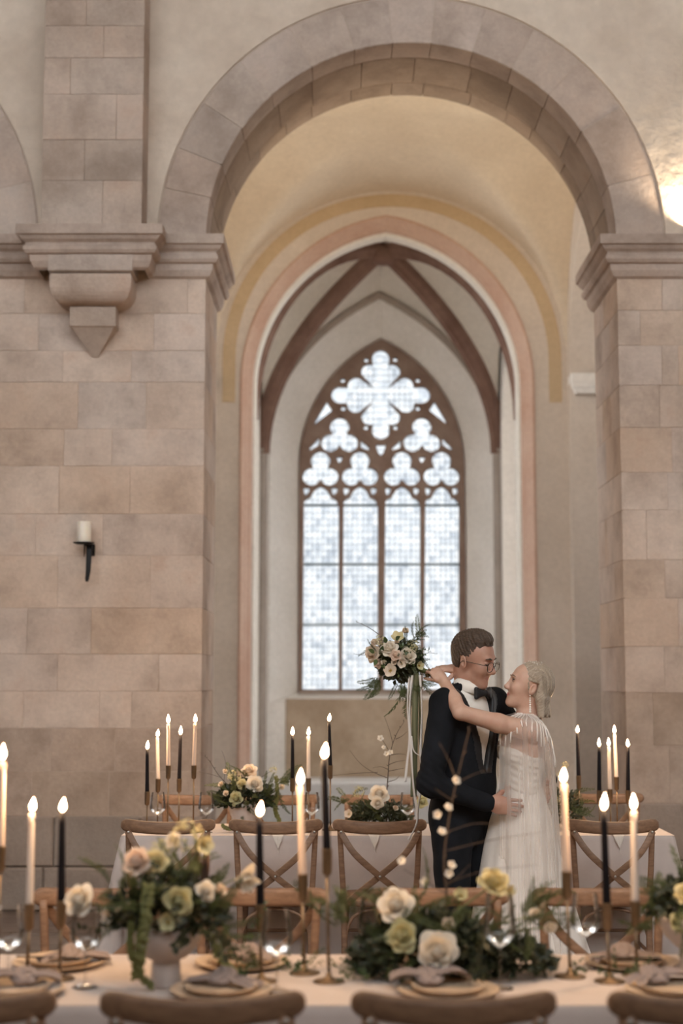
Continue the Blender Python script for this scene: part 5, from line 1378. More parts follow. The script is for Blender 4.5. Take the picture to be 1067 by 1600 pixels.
# sheer cape: open in front, hanging from the beaded collar over the shoulders to the floor
PROF = [(0, 0, 0), (.30, .008, .006), (.62, .016, .014), (.86, .026, .040), (.97, .060, .085), (1.0, .14, .16), (1.02, .30, .30), (1.06, .55, .55), (1.12, .80, .80), (1.25, 1.08, 1.08)]
CZ0 = bn[2] + .020
def cape_fn(t, a):
    """a from -1 (front edge, far side) over her back to +1 (front edge, camera side); t from collar to hem"""
    th = a * math.radians(146); q = t * (len(PROF) - 1); i = min(int(q), len(PROF) - 2); e = q - i
    e2 = e
    A, B = PROF[i], PROF[i + 1]; g = A[0] + (B[0] - A[0]) * e2; side = abs(math.sin(th)) ** 1.5
    dz = (A[1] + (B[1] - A[1]) * e2) * side + (A[2] + (B[2] - A[2]) * e2) * (1 - side)
    if not (math.cos(th) < 0) : dz += .10 * (1 - side) * min(1, g) * (1 - min(1, dz / .5))
    z = CZ0 - dz * (CZ0 - .05) / 1.08
    c = math.cos(th); rx = .048 + ((.128 if c < 0 else .075) + (.0 if c < 0 else .06 * max(0, g - 1) / .25)) * g; ry = .050 + .205 * g
    fold = 1 + (.050 * math.sin(th * 9 + 1.2 * t) + .035 * math.sin(th * 15 + 1) + .02 * math.sin(th * 23)) * min(1, max(0, g - .8) * 4)
    return Vector((bn[0] - .012 + rx * fold * c, CY - ry * fold * math.sin(th), z))
NL, NA = 46, 120; v = []; f = []
for i in range(NL + 1):
    t = i / NL
    for j in range(NA + 1): v.append(cape_fn(t, j / NA * 2 - 1))
for i in range(NL):
    for j in range(NA): q = i * (NA + 1) + j; f.append((q, q + 1, q + NA + 2, q + NA + 1))
gobj('cape', mesh('cape', v, f, M['tulle'], True), bride)
def cape_out(t, a, d=.004):
    p = cape_fn(t, a); c = Vector((bn[0], CY, p.z)); q = (p - c); q.normalize(); return p + q * d
b = MB()
for row, (tt, dd) in enumerate(((0.0, .004), (.035, .004))):
    for j in range(44): bead(b, cape_out(tt, -1 + 2 * j / 43, dd), .0042)
gobj('beaded_collar', b.mesh('beaded_collar', M['pearl'], True), bride)
M['beadwhite'] = simple('white_glass_bead', (.88, .84, .79), .3)
for j in range(34):
    a = -1 + 2 * (j + .5) / 34; L = .34 + .16 * abs(math.sin(j * 2.7))
    pts = [cape_out(.008 + L * i / 12, a + .012 * math.sin(i * .5 + j), .004) for i in range(13)]
    m_ = MB(); m_.tube(pts, [.0026 + .0008 * (i % 2) for i in range(13)], 5); gobj('bead_strand', m_.mesh('bead_strand', M['beadwhite'], True), bride)
# ================================================================ FLOWERS
def petal_mat(name, c1, c2):
    m, nt, o = new_mat(name); v = coords(nt, 'object'); n = noise(nt, v, 1.6, 3); r = ramp(nt, [(.3, c1), (.7, c2)]); nt.links.new(n.outputs[0], r.inputs[0])
    d = nt.nodes.new('ShaderNodeBsdfDiffuse'); t = nt.nodes.new('ShaderNodeBsdfTranslucent'); x = nt.nodes.new('ShaderNodeMixShader'); x.inputs[0].default_value = .3
    for q in (d, t): nt.links.new(r.outputs[0], q.inputs[0])
    nt.links.new(d.outputs[0], x.inputs[1]); nt.links.new(t.outputs[0], x.inputs[2]); nt.links.new(x.outputs[0], o.inputs[0]); return m
def leaf_mat(name, cols, tr=.25, rough=.5):
    m, nt, o = new_mat(name); oi = nt.nodes.new('ShaderNodeObjectInfo'); v = coords(nt); n = noise(nt, v, 28, 3); ad = nt.nodes.new('ShaderNodeMath'); ad.operation = 'MULTIPLY_ADD'; ad.inputs[1].default_value = .5
    nt.links.new(oi.outputs['Random'], ad.inputs[0]); mm = nt.nodes.new('ShaderNodeMath'); mm.operation = 'MULTIPLY'; mm.inputs[1].default_value = .55; nt.links.new(n.outputs[0], mm.inputs[0]); nt.links.new(mm.outputs[0], ad.inputs[2])
    r = ramp(nt, [(i / (len(cols) - 1), c) for i, c in enumerate(cols)]); nt.links.new(ad.outputs[0], r.inputs[0])
    b = nt.nodes.new('ShaderNodeBsdfPrincipled'); b.inputs['Roughness'].default_value = rough; t = nt.nodes.new('ShaderNodeBsdfTranslucent'); x = nt.nodes.new('ShaderNodeMixShader'); x.inputs[0].default_value = tr
    nt.links.new(r.outputs[0], b.inputs['Base Color']); nt.links.new(r.outputs[0], t.inputs[0]); nt.links.new(b.outputs[0], x.inputs[1]); nt.links.new(t.outputs[0], x.inputs[2]); nt.links.new(x.outputs[0], o.inputs[0]); return m
M['cream'] = petal_mat('cream_petal', (.78, .66, .53), (.88, .78, .66)); M['blush'] = petal_mat('blush_petal', (.80, .64, .53), (.88, .74, .63)); M['ivory'] = petal_mat('ivory_petal', (.80, .73, .62), (.90, .84, .74))
M['yellow'] = petal_mat('pale_yellow_petal', (.66, .58, .31), (.78, .71, .46)); M['lime'] = petal_mat('lime_petal', (.53, .50, .27), (.68, .64, .40)); M['amber'] = petal_mat('stamen', (.55, .36, .08), (.66, .46, .14))
M['fern'] = leaf_mat('fern_green', [(.05, .070, .026), (.085, .11, .040), (.14, .16, .06)]); M['deep'] = leaf_mat('deep_foliage', [(.016, .022, .011), (.030, .038, .018), (.055, .062, .028)], .12)
M['leafg'] = leaf_mat('glossy_leaf', [(.03, .06, .022), (.06, .10, .035), (.10, .13, .05)], .15, .35); M['tassel'] = leaf_mat('amaranth_tassel', [(.16, .17, .05), (.24, .24, .08), (.32, .31, .11)], .2)
M['twig'] = simple('dark_twig', (.075, .05, .035), .8, 0, .3, 40); M['moss'] = M['deep']; M['stem'] = simple('green_stem', (.12, .14, .05), .6); M['russet'] = simple('russet_spike', (.10, .055, .04), .8)

def petal(b, ang, tilt, w, h, r0, z0, cup, curl, rng, nu=5, nv=5, mi=0):
    v = []; f = []; ca, sa = math.cos(ang), math.sin(ang)
    for i in range(nv + 1):
        t = i / nv; wd = w * (math.sin(PI * (.12 + .80 * t)) ** .65); tl = tilt + curl * t * t
        # walk outwards along the petal
        x = r0 + h * (math.sin(tilt) * t + curl * .4 * t * t * t * math.cos(tilt)); z = z0 + h * (math.cos(tilt) * t - curl * .4 * t * t * t * math.sin(tilt))
        for j in range(nu + 1):
            q = j / nu * 2 - 1; y = q * wd; xx = x - cup * wd * q * q + rng.uniform(-.012, .012); zz = z - (.10 * wd * q * q) * (t > .7) + rng.uniform(-.01, .01)
            v.append((xx * ca - y * sa, xx * sa + y * ca, zz))
    for i in range(nv):
        for j in range(nu): q = i * (nu + 1) + j; f.append((q, q + 1, q + nu + 2, q + nu + 1))
    b.add(v, f, mi)
def rose_mesh(seed, mat, n=24, openness=1.0, name='rose'):
    r = random.Random(seed); b = MB()
    for i in range(n):
        t = i / (n - 1); petal(b, i * 2.399 + r.uniform(-.2, .2), (-.42 + 1.55 * t ** 1.15) * openness, .30 + .36 * t, .78 - .02 * t + r.uniform(-.05, .05), .20 + .06 * t, -.30 - .16 * t, .75 - .40 * t, .15 + .75 * t * t, r)
    v = []; f = []; n2 = 18                      # tight swirled heart
    for k in range(7):
        t = k / 6; rad = .36 * math.cos(t * PI / 2 * .97)
        for i in range(n2): a = 2 * PI * i / n2; w_ = 1 + .16 * math.sin(3 * a + 7 * t + seed); v.append((rad * w_ * math.cos(a), rad * w_ * math.sin(a), -.1 + .52 * math.sin(t * PI / 2) + .03 * math.sin(3 * a + 7 * t + seed)))
    for k in range(6):
        for i in range(n2): j = (i + 1) % n2; f.append((k * n2 + i, k * n2 + j, k * n2 + n2 + j, k * n2 + n2 + i))
    if n > 12: b.add(v, f)
    return b.mesh(name, mat, True)
def tulip_mesh(seed, mat):
    r = random.Random(seed); b = MB()
    for i in range(7): petal(b, i * 2.399 + r.uniform(-.3, .3), .15 + .12 * i + r.uniform(-.1, .1), .48, 1.5, .06, -.6, .8, .5, r, 5, 6)
    return b.mesh('tulip', mat, True)
def hellebore_mesh(seed, mat):
    r = random.Random(seed); b = MB()
    for i in range(5): petal(b, 2 * PI * i / 5 + r.uniform(-.1, .1), 1.0, .52, .95, .05, -.15, .25, -.25, r)
    for i in range(26):
        a = r.uniform(0, 6.28); q = r.uniform(.05, .25); b.tube([(0, 0, -.1), (q * math.cos(a), q * math.sin(a), r.uniform(.05, .22))], [.015, .028], 4, 1)
    return b.mesh('hellebore', [mat, M['amber']], True)
def blossom_mesh(seed):
    r = random.Random(seed); b = MB()
    for i in range(5): petal(b, 2 * PI * i / 5 + r.uniform(-.1, .1), .95, .45, .85, .04, -.1, .3, .2, r, 3, 3)
    for i in range(10):
        a = r.uniform(0, 6.28); q = r.uniform(.05, .25); b.tube([(0, 0, -.05), (q * math.cos(a), q * math.sin(a), .3)], [.015, .03], 3, 1)
    return b.mesh('blossom', [M['ivory'], M['amber']], True)
def cluster_mesh(seed, mat, n=70, name='viburnum'):
    r = random.Random(seed); b = MB()
    for i in range(n):
        d = Vector((r.gauss(0, 1), r.gauss(0, 1), r.gauss(0, 1) + .4)).normalized(); p = d * r.uniform(.75, 1.0); s = r.uniform(.12, .2); q = d.to_track_quat('Z', 'Y')
        for k in range(4):
            a = PI / 2 * k; l = [q @ Vector(x) * s + p for x in ((0, 0, 0), (.7 * math.cos(a - .5), .7 * math.sin(a - .5), .2), (1.1 * math.cos(a), 1.1 * math.sin(a), .1), (.7 * math.cos(a + .5), .7 * math.sin(a + .5), .2))]
            b.add(l, [(0, 1, 2, 3)])
    return b.mesh(name, mat)
def frond_mesh(seed, n=34, ln=.13, mat='fern', droop=.5, name='fern_frond'):
    """feathery frond of unit length along +Z bending towards +X"""
    r = random.Random(seed); b = MB(); path = [Vector((droop * t * t, .06 * math.sin(4 * t + seed), t - .25 * droop * t * t)) for t in [i / 12 for i in range(13)]]; b.tube(path, lambda t: .009 * (1 - .7 * t), 4)
    for i in range(n):
        t = .08 + .92 * i / n; k = t * 12; a = path[min(int(k), 11)]; c = path[min(int(k) + 1, 12)]; p = a.lerp(c, k - int(k)); tg = (c - a).normalized()
        for s in (-1, 1):
            L = ln * (math.sin(PI * (.15 + .82 * t)) ** .7) * r.uniform(.75, 1.2); sd = Vector((0, s, 0)).cross(tg).cross(tg) * -1; sd = (Vector((r.uniform(-.5, .5), s, r.uniform(-.2, .2)))).normalized(); d = (sd * .85 + tg * .55).normalized(); nrm = d.cross(tg).normalized(); w = .016
            # a pinna with fine side needles
            b.add([p - tg * w * .5, p + d * L * .5 + tg * w, p + d * L, p + d * L * .5 - tg * w], [(0, 1, 2, 3)])
            for q in (.3, .55, .8):
                e = p + d * L * q
                for z in (-1, 1): g = (d * .6 + tg * z * .6 + nrm * r.uniform(-.4, .4)) * L * .42; b.add([e, e + g * .5 + nrm * .006, e + g, e + g * .5 - nrm * .006], [(0, 1, 2, 3)])
    return b.mesh(name, M[mat])
def leaf_geo(b, p, d, up, L, w, fold=.25, mi=0):
    d = Vector(d).normalized(); sd = d.cross(Vector(up)); sd = sd.normalized() if sd.length > 1e-4 else d.orthogonal().normalized(); n = sd.cross(d)
    v = []; p = Vector(p)
    for t, k in ((0, .04), (.25, .75), (.5, 1.0), (.78, .62), (1, .03)):
        c = p + d * L * t - n * L * .16 * t * t; v += [c - sd * w * k + n * w * k * fold, c, c + sd * w * k + n * w * k * fold]
    f = []
    for i in range(4):
        for j in (0, 1): q = i * 3 + j; f.append((q, q + 1, q + 4, q + 3))
    b.add(v, f, mi)
def sprig_mesh(seed, n=11, mat='leafg', lw=.055, ll=.2, name='leaf_sprig'):
    r = random.Random(seed); b = MB(); path = [Vector((.35 * t * t, .10 * math.sin(5 * t + seed), t - .1 * t * t)) for t in [i / 10 for i in range(11)]]; b.tube(path, lambda t: .010 * (1 - .6 * t), 5, 1)
    for i in range(n):
        t = .15 + .85 * i / (n - 1); p = path[min(10, int(t * 10))]; a = i * 2.4 + r.uniform(-.4, .4); d = Vector((math.cos(a), math.sin(a), .6 + r.uniform(-.3, .3))); leaf_geo(b, p, d, (0, 0, 1), ll * r.uniform(.7, 1.15), lw * r.uniform(.8, 1.2))
    return b.mesh(name, [M[mat], M['stem']], True)
def mass_mesh(seed, n, rx, ry, rz, size, mat='deep', name='foliage'):
    """loose mass of small leaves in a dome"""
    r = random.Random(seed); b = MB()
    for i in range(n):
        d = Vector((r.gauss(0, 1), r.gauss(0, 1), r.gauss(0, 1))).normalized(); k = r.uniform(.35, 1) ** .5; p = Vector((d.x * rx * k, d.y * ry * k, abs(d.z) * rz * k)); o = (d + Vector((r.uniform(-.8, .8), r.uniform(-.8, .8), r.uniform(-.4, .8)))).normalized(); L = size * r.uniform(.6, 1.3); s = o.orthogonal().normalized() * L * .32; n_ = o.cross(s).normalized() * L * .12
        b.add([p, p + o * L * .5 + s + n_, p + o * L, p + o * L * .5 - s + n_], [(0, 1, 2, 3)])
    return b.mesh(name, M[mat])
def tassel_mesh(pts, r0, seed, name='amaranth_tassel'):
    r = random.Random(seed); b = MB(); path = catmull(pts, 8); b.tube(path, r0 * .3, 5)
    for i, p in enumerate(path):
        for k in range(16):
            a = r.uniform(0, 6.28); q = r.uniform(.5, 1) * r0; c = p + Vector((q * math.cos(a), q * math.sin(a), r.uniform(-.01, .01))); e = r.uniform(.004, .008) * r0 / .016
            b.add([c + Vector((e, 0, 0)), c + Vector((-e * .5, e * .8, 0)), c + Vector((-e * .5, -e * .8, 0)), c + Vector((0, 0, e * 1.2)), c - Vector((0, 0, e * 1.2))], [(0, 1, 3), (1, 2, 3), (2, 0, 3), (1, 0, 4), (2, 1, 4), (0, 2, 4)])
    return b.mesh(name, M['tassel'])
ROSE = {k: [rose_mesh(s, M[k]) for s in (1, 2)] for k in ('cream', 'blush', 'ivory')}; ROSE['yellow'] = [rose_mesh(5, M['yellow'], 30, .9, 'ranunculus'), rose_mesh(6, M['yellow'], 26, 1.15, 'ranunculus')]; ROSE['lime'] = [rose_mesh(7, M['lime'], 24, .9, 'ranunculus')] * 2
BUD = {k: rose_mesh(9, M[k], 9, .35, 'bud') for k in ('cream', 'ivory', 'yellow')}
TULIP = tulip_mesh(3, M['ivory']); HELL = [hellebore_mesh(4, M['cream']), hellebore_mesh(5, M['lime']), hellebore_mesh(6, M['yellow'])]; BLOS = [blossom_mesh(i) for i in (1, 2)]
VIB = cluster_mesh(2, M['lime']); VIBC = cluster_mesh(3, M['yellow'], 60, 'stock_bloom'); FROND = [frond_mesh(i, 34, .13 + .03 * (i % 2), 'fern', .25 + .2 * i) for i in range(4)]; SPRIG = [sprig_mesh(i) for i in range(3)]
WISP = [frond_mesh(20 + i, 26, .16, 'fern', .5, 'asparagus_fern') for i in range(2)]; DEEPSPRIG = [sprig_mesh(5 + i, 12, 'deep', .065, .2) for i in range(2)]
def put(me, root, p, face, s, roll=0.0, name=None):
    """part at world point p, its +Z along face, scaled s"""
    o = bpy.data.objects.new(name or me.name.split('.')[0], me); COL.objects.link(o); o.parent = root; o.location = Vector(p) - Vector(root.location)
    q = Vector(face).normalized().to_track_quat('Z', 'Y'); o.rotation_mode = 'QUATERNION'; o.rotation_quaternion = q @ Matrix.Rotation(roll, 3, 'Z').to_quaternion(); o.scale = (s, s, s); return o
def wput(me_builder, name, root, mats, smooth=True):
    me = me_builder.mesh(name, mats, smooth); me.transform(Matrix.Translation(-Vector(root.location))); return obj(name, me, root)
rf = random.Random(21)
def stem_to(root, a, b, r=.0022, bend=.03, mat='stem', name='stem'):
    a, b = Vector(a), Vector(b); m = (a + b) / 2 + Vector((rf.uniform(-bend, bend), rf.uniform(-bend, bend), bend)); bb = MB(); bb.tube(bez(a, a.lerp(m, .7), m, b, 8), r, 5); wput(bb, name, root, M[mat])
def twig(root, pts, r0, name='blossom_branch', mat='twig', twiglets=()):
    bb = MB(); path = catmull(pts, 6); k = len(path); bb.tube(path, [r0 * (1 - .75 * i / (k - 1)) for i in range(k)], 6)
    for tp in twiglets: q = catmull(tp, 5); bb.tube(q, [r0 * .5 * (1 - .7 * i / (len(q) - 1)) for i in range(len(q))], 5)
    for i in range(0, k, 3):                    # leaf buds
        p = path[i]; d = Vector((rf.uniform(-1, 1), rf.uniform(-1, 1), .6)).normalized(); bb.tube([p, p + d * r0 * 2.2, p + d * r0 * 4], [r0 * .5, r0 * .55, r0 * .1], 5)
    return wput(bb, name, root, M[mat])
def fronds(root, centre, n, R, length, aim=(0, 0, .7), meshes=None, spread=1.0, low=None):
    for i in range(n):
        d = Vector((rf.gauss(0, 1) * spread, rf.gauss(0, 1) * spread, rf.gauss(0, .6))) + Vector(aim); d.normalize(); p = Vector(centre) + Vector((d.x * R[0], d.y * R[1], d.z * R[2])) * rf.uniform(.3, .8)
        if low is not None and p.z < low: p.z = low + .01
        L = length * rf.uniform(.75, 1.2)
        if low is not None and p.z + d.z * L < low + .01: d.z = max(d.z, (low + .01 - p.z) / L); d.normalize()
        put((meshes or FROND)[i % len(meshes or FROND)], root, p, d, L, rf.uniform(0, 6.28))
CAMV = Vector((0, -1, .25))
def facing(dx=0, dz=0): return Vector((dx, -1, .25 + dz))
def R_(px, Y): return px * Y / 2350.0            # pixels to metres at depth Y

# --- footed bowl arrangement, near table
Ya = 4.31; bc_ = P(259, 1540, Ya); A = empty('flower_bowl', (bc_.x, Ya, TZ + .001)); tag(A, 'taupe footed bowl with white and yellow flowers, ferns and trailing amaranth, near table', 'flower arrangement', 'flower arrangements')
MB().lathe([(.044, 0), (.045, .004), (.040, .06), (.039, .072), (.060, .080), (.088, .108), (.102, .140), (.106, .165), (.103, .166), (.095, .140), (.06, .10), (.0, .09)], 40, cap=True).build('bowl', M['ceramic'], A, True)
top = Vector((bc_.x, Ya, TZ + .17)); 
o = obj('foliage', mass_mesh(1, 650, .17, .11, .15, .032), A, (0, 0, .165)); o['kind'] = 'stuff'
fronds(A, top, 34, (.16, .10, .12), .14, (0, 0, .6), None, 1, TZ + .165); fronds(A, top, 9, (.15, .1, .1), .16, (0, -.1, .5), DEEPSPRIG, 1, TZ + .165)
fronds(A, P(335, 1450, Ya), 7, (.05, .05, .04), .11, (.5, -.2, .1)); fronds(A, P(180, 1400, Ya), 6, (.05, .05, .04), .11, (-.6, -.1, .4)); fronds(A, P(300, 1370, Ya), 6, (.05, .05, .05), .12, (.3, 0, .9))
for px, py, dy, me, r, dx, dz in ((212, 1345, -.04, ROSE['blush'][0], 25, -.5, .2), (242, 1345, -.03, ROSE['yellow'][0], 22, 0, .5), (292, 1306, 0, VIBC, 26, .1, .3), (270, 1310, .03, ROSE['ivory'][1], 14, -.4, .5), (318, 1320, -.01, HELL[2], 18, .6, -.2),
                              (280, 1408, -.12, ROSE['lime'][0], 24, .3, -.1), (122, 1405, 0, ROSE['ivory'][0], 27, -.5, .3), (322, 1392, -.06, ROSE['ivory'][1], 17, .4, .1), (345, 1390, -.02, BUD['cream'], 14, .8, .2), (385, 1372, .02, TULIP, 20, .3, -.9),
                              (170, 1432, -.02, HELL[0], 14, -.6, -.2), (262, 1440, -.12, HELL[1], 17, 0, -.2), (250, 1325, .05, VIB, 15, 0, 1)):
    p = P(px, py, Ya + dy); s = R_(r, Ya); put(me, A, p, facing(dx, dz), s * 1.05, rf.uniform(0, 6.28)); stem_to(A, top + Vector((rf.uniform(-.04, .04), 0, -.02)), p - facing(dx, dz).normalized() * s * .4)
for q, r0 in (([P(232, 1385, Ya - .12), P(226, 1440, Ya - .15), P(218, 1490, Ya - .14), P(214, 1525, Ya - .10)], .016), ([P(205, 1450, Ya - .10), P(203, 1490, Ya - .12), P(215, 1522, Ya - .10), P(235, 1545, Ya - .08)], .010), ([P(330, 1465, Ya), P(345, 1500, Ya - .02), P(365, 1520, Ya - .04)], .011)):
    me = tassel_mesh([Vector(x) - Vector(A.location) for x in q], r0, int(r0 * 1e4)); obj('amaranth_tassel', me, A)
for i in range(5):
    p = P(295 + i * 7, 1360 - 8 * (i % 3), Ya + .04); bb = MB(); bb.tube([p - Vector((0, 0, .06)), p, p + Vector((.004, 0, .035))], [.004, .009, .003], 6); wput(bb, 'seed_spike', A, M['russet'])
for i, (px, py) in enumerate(((360, 1440), (375, 1470), (350, 1490), (385, 1505), (395, 1455))): put(SPRIG[i % 3], A, P(px, py, Ya + .05), (rf.uniform(-.2, .8), -.4, rf.uniform(-.1, .6)), .09, rf.uniform(0, 6))
fronds(A, P(385, 1515, Ya + .04), 5, (.05, .04, .01), .07, (.6, -.3, .5), SPRIG, 1, TZ + .005)

# --- low arrangement with branch, near table
Yb = 4.45; c2 = P(690, 1530, Yb); B = empty('flower_mound', (c2.x, Yb, TZ + .001)); tag(B, 'low dark green mound with white roses, a yellow bloom and blossom branch, near table', 'flower arrangement', 'flower arrangements')
o = obj('foliage', mass_mesh(2, 1700, .235, .14, .165, .034), B, (-.035, 0, 0)); o['kind'] = 'stuff'
o = obj('foliage', mass_mesh(3, 800, .15, .09, .095, .030), B, (.175, -.02, 0)); o['kind'] = 'stuff'
m0 = Vector((c2.x, Yb, TZ + .08)); fronds(B, m0, 26, (.22, .12, .08), .15, (0, -.1, .6), None, 1.3, TZ + .02); fronds(B, m0, 12, (.22, .12, .06), .14, (0, -.3, .4), DEEPSPRIG, 1.2, TZ + .02)
fronds(B, P(545, 1450, Yb), 8, (.05, .05, .05), .15, (-.7, 0, .7), WISP, .5, TZ + .02); fronds(B, P(800, 1440, Yb), 12, (.10, .06, .05), .14, (.9, 0, .5), WISP, .6, TZ + .02); fronds(B, P(640, 1420, Yb - .05), 6, (.06, .05, .04), .14, (.2, -.2, .6), FROND, .8)
for px, py, dy, me, r, dx, dz in ((617, 1412, -.05, ROSE['ivory'][0], 29, -.2, .4), (683, 1486, -.16, ROSE['ivory'][1], 32, .0, .0), (772, 1376, -.02, ROSE['yellow'][0], 26, .1, .8), (795, 1392, -.02, HELL[2], 12, .7, -.3), (627, 1462, -.12, ROSE['lime'][1], 26, -.2, .1), (700, 1445, -.08, HELL[0], 13, .1, .3),
                              (838, 1428, 0, BUD['ivory'], 15, .2, .3), (860, 1450, -.03, BUD['ivory'], 14, .3, -.2), (720, 1400, .02, HELL[1], 14, 0, .6)):
    p = P(px, py, Yb + dy); s = R_(r, Yb); put(me, B, p, facing(dx, dz), s * 1.05, rf.uniform(0, 6.28)); stem_to(B, m0 + Vector((rf.uniform(-.08, .08), 0, -.02)), p - facing(dx, dz).normalized() * s * .4, .003)
b0 = P(702, 1470, Yb)
twig(B, [b0, P(698, 1400, Yb), P(694, 1340, Yb), P(703, 1270, Yb), P(713, 1222, Yb), P(733, 1140, Yb)], .0042, twiglets=[[P(697, 1380, Yb), P(760, 1360, Yb - .04), P(838, 1352, Yb - .06)], [P(694, 1330, Yb), P(770, 1312, Yb + .03), P(850, 1300, Yb + .05)], [P(698, 1300, Yb), P(740, 1287, Yb), P(778, 1288, Yb)],
     [P(713, 1222, Yb), P(702, 1190, Yb), P(686, 1160, Yb)], [P(712, 1224, Yb), P(740, 1210, Yb), P(766, 1202, Yb)], [P(706, 1250, Yb), P(690, 1240, Yb), P(680, 1232, Yb)], [P(696, 1395, Yb), P(665, 1378, Yb), P(630, 1358, Yb - .02)], [P(697, 1385, Yb), P(715, 1370, Yb), P(735, 1350, Yb)]])
for i, (px, py) in enumerate(((684, 1273), (700, 1262), (690, 1300), (702, 1365), (628, 1345), (664, 1378), (712, 1220), (705, 1352))): put(BLOS[i % 2], B, P(px, py, Yb - .015), facing(rf.uniform(-.5, .5), rf.uniform(-.2, .6)), R_(9.5, Yb), rf.uniform(0, 6))

# --- greenery at the right edge, near table
Yc = 4.50; c3 = P(1085, 1500, Yc); D = empty('flower_bunch', (c3.x, Yc, TZ + .001)); tag(D, 'green fern and yellow bloom arrangement cut by the right edge of the picture', 'flower arrangement', 'flower arrangements')
MB().lathe([(.044, 0), (.045, .004), (.040, .06), (.060, .080), (.088, .108), (.102, .140), (.106, .165), (.103, .166), (.06, .10), (.0, .09)], 32, cap=True).build('bowl', M['ceramic'], D, True)
o = obj('foliage', mass_mesh(4, 500, .14, .1, .14, .034), D, (0.02, 0, .15)); o['kind'] = 'stuff'
m1 = Vector((c3.x, Yc, TZ + .2)); fronds(D, m1, 14, (.1, .08, .08), .14, (-.3, -.1, .5)); 
for px, py, me, r in ((1060, 1440, ROSE['lime'][0], 16), (1075, 1395, ROSE['yellow'][1], 22), (1090, 1430, ROSE['ivory'][0], 26)): put(me, D, P(px, py, Yc - .08), facing(-.3, .2), R_(r, Yc))
fronds(D, P(1035, 1450, Yc - .05), 4, (.03, .03, .02), .12, (-.8, 0, -.2), FROND, .3)

# --- loose sprigs at the feet of the candlesticks
for k, (px, py, Y, lab) in enumerate(((470, 1525, 4.52, 'green sprigs at the foot of the cream taper, near table'), (560, 1525, 4.38, 'green leaf sprigs beside the tallest black taper'), (884, 1515, 4.48, 'green sprigs round the foot of the cream taper before the bride'), (975, 1525, 4.40, 'green leaf sprigs between the right-hand candlesticks'), (415, 1510, 4.46, 'green sprigs behind the short black taper'))):
    p = P(px, py, Y); p.z = TZ + .004; e = empty('leaf_sprigs', p); tag(e, lab, 'foliage', 'loose greenery on the near table')
    fronds(e, p + Vector((0, 0, .008)), 8, (.05, .02, .01), .07, (0, 0, .5), (SPRIG + WISP), 1.4, TZ + .004)

# --- far bowl arrangement
Yd = 8.52; c4 = P(383, 1296, Yd); E_ = empty('flower_bowl', (c4.x, Yd, TZ + .001)); tag(E_, 'pale bowl of white roses and ferns on the table behind, left of the couple', 'flower arrangement', 'flower arrangements')
MB().lathe([(.05, 0), (.055, .006), (.06, .05), (.085, .085), (.098, .13), (.10, .15), (.096, .151), (.08, .10), (.0, .07)], 36, cap=True).build('bowl', M['ceramic'], E_, True)
o = obj('foliage', mass_mesh(5, 900, .17, .12, .16, .032), E_, (0, 0, .13)); o['kind'] = 'stuff'
m2 = Vector((c4.x, Yd, TZ + .16)); fronds(E_, m2, 22, (.15, .1, .12), .15, (0, -.1, .5)); fronds(E_, m2, 8, (.13, .1, .08), .15, (-.6, -.2, .2)); fronds(E_, P(432, 1225, Yd), 6, (.04, .04, .04), .14, (.8, 0, .3))
for px, py, dy, me, r, dx, dz in ((389, 1203, -.02, ROSE['cream'][0], 13, -.1, .6), (398, 1224, -.08, ROSE['ivory'][0], 14, .3, .2), (366, 1214, -.05, VIBC, 11, -.2, .4), (368, 1247, -.12, ROSE['lime'][0], 11, -.1, 0), (353, 1240, -.1, BUD['cream'], 7, -.4, .2), (345, 1225, -.05, BUD['cream'], 6, -.4, .4), (427, 1203, 0, VIB, 6, .5, .6), (440, 1230, -.03, BUD['ivory'], 7, .5, 0), (352, 1205, 0, BUD['cream'], 6, -.2, .6), (378, 1225, -.08, ROSE['yellow'][0], 9, 0, .3)):
    put(me, E_, P(px, py, Yd + dy), facing(dx, dz), R_(r, Yd) * 1.1, rf.uniform(0, 6))
twig(E_, [m2, P(345, 1215, Yd), P(328, 1190, Yd), P(320, 1182, Yd)], .003, 'twig', twiglets=[[P(345, 1215, Yd), P(330, 1210, Yd), P(308, 1205, Yd)], [P(350, 1220, Yd), P(352, 1190, Yd), P(346, 1172, Yd)], [P(400, 1220, Yd), P(415, 1210, Yd), P(428, 1202, Yd)]])
obj('amaranth_tassel', tassel_mesh([Vector(P(a, b_, Yd - .05)) - Vector(E_.location) for a, b_ in ((431, 1215), (433, 1240), (430, 1265), (436, 1282))], .012, 3), E_); obj('amaranth_tassel', tassel_mesh([Vector(P(a, b_, Yd - .16)) - Vector(E_.location) for a, b_ in ((347, 1290), (353, 1294), (362, 1295))], .008, 4), E_)
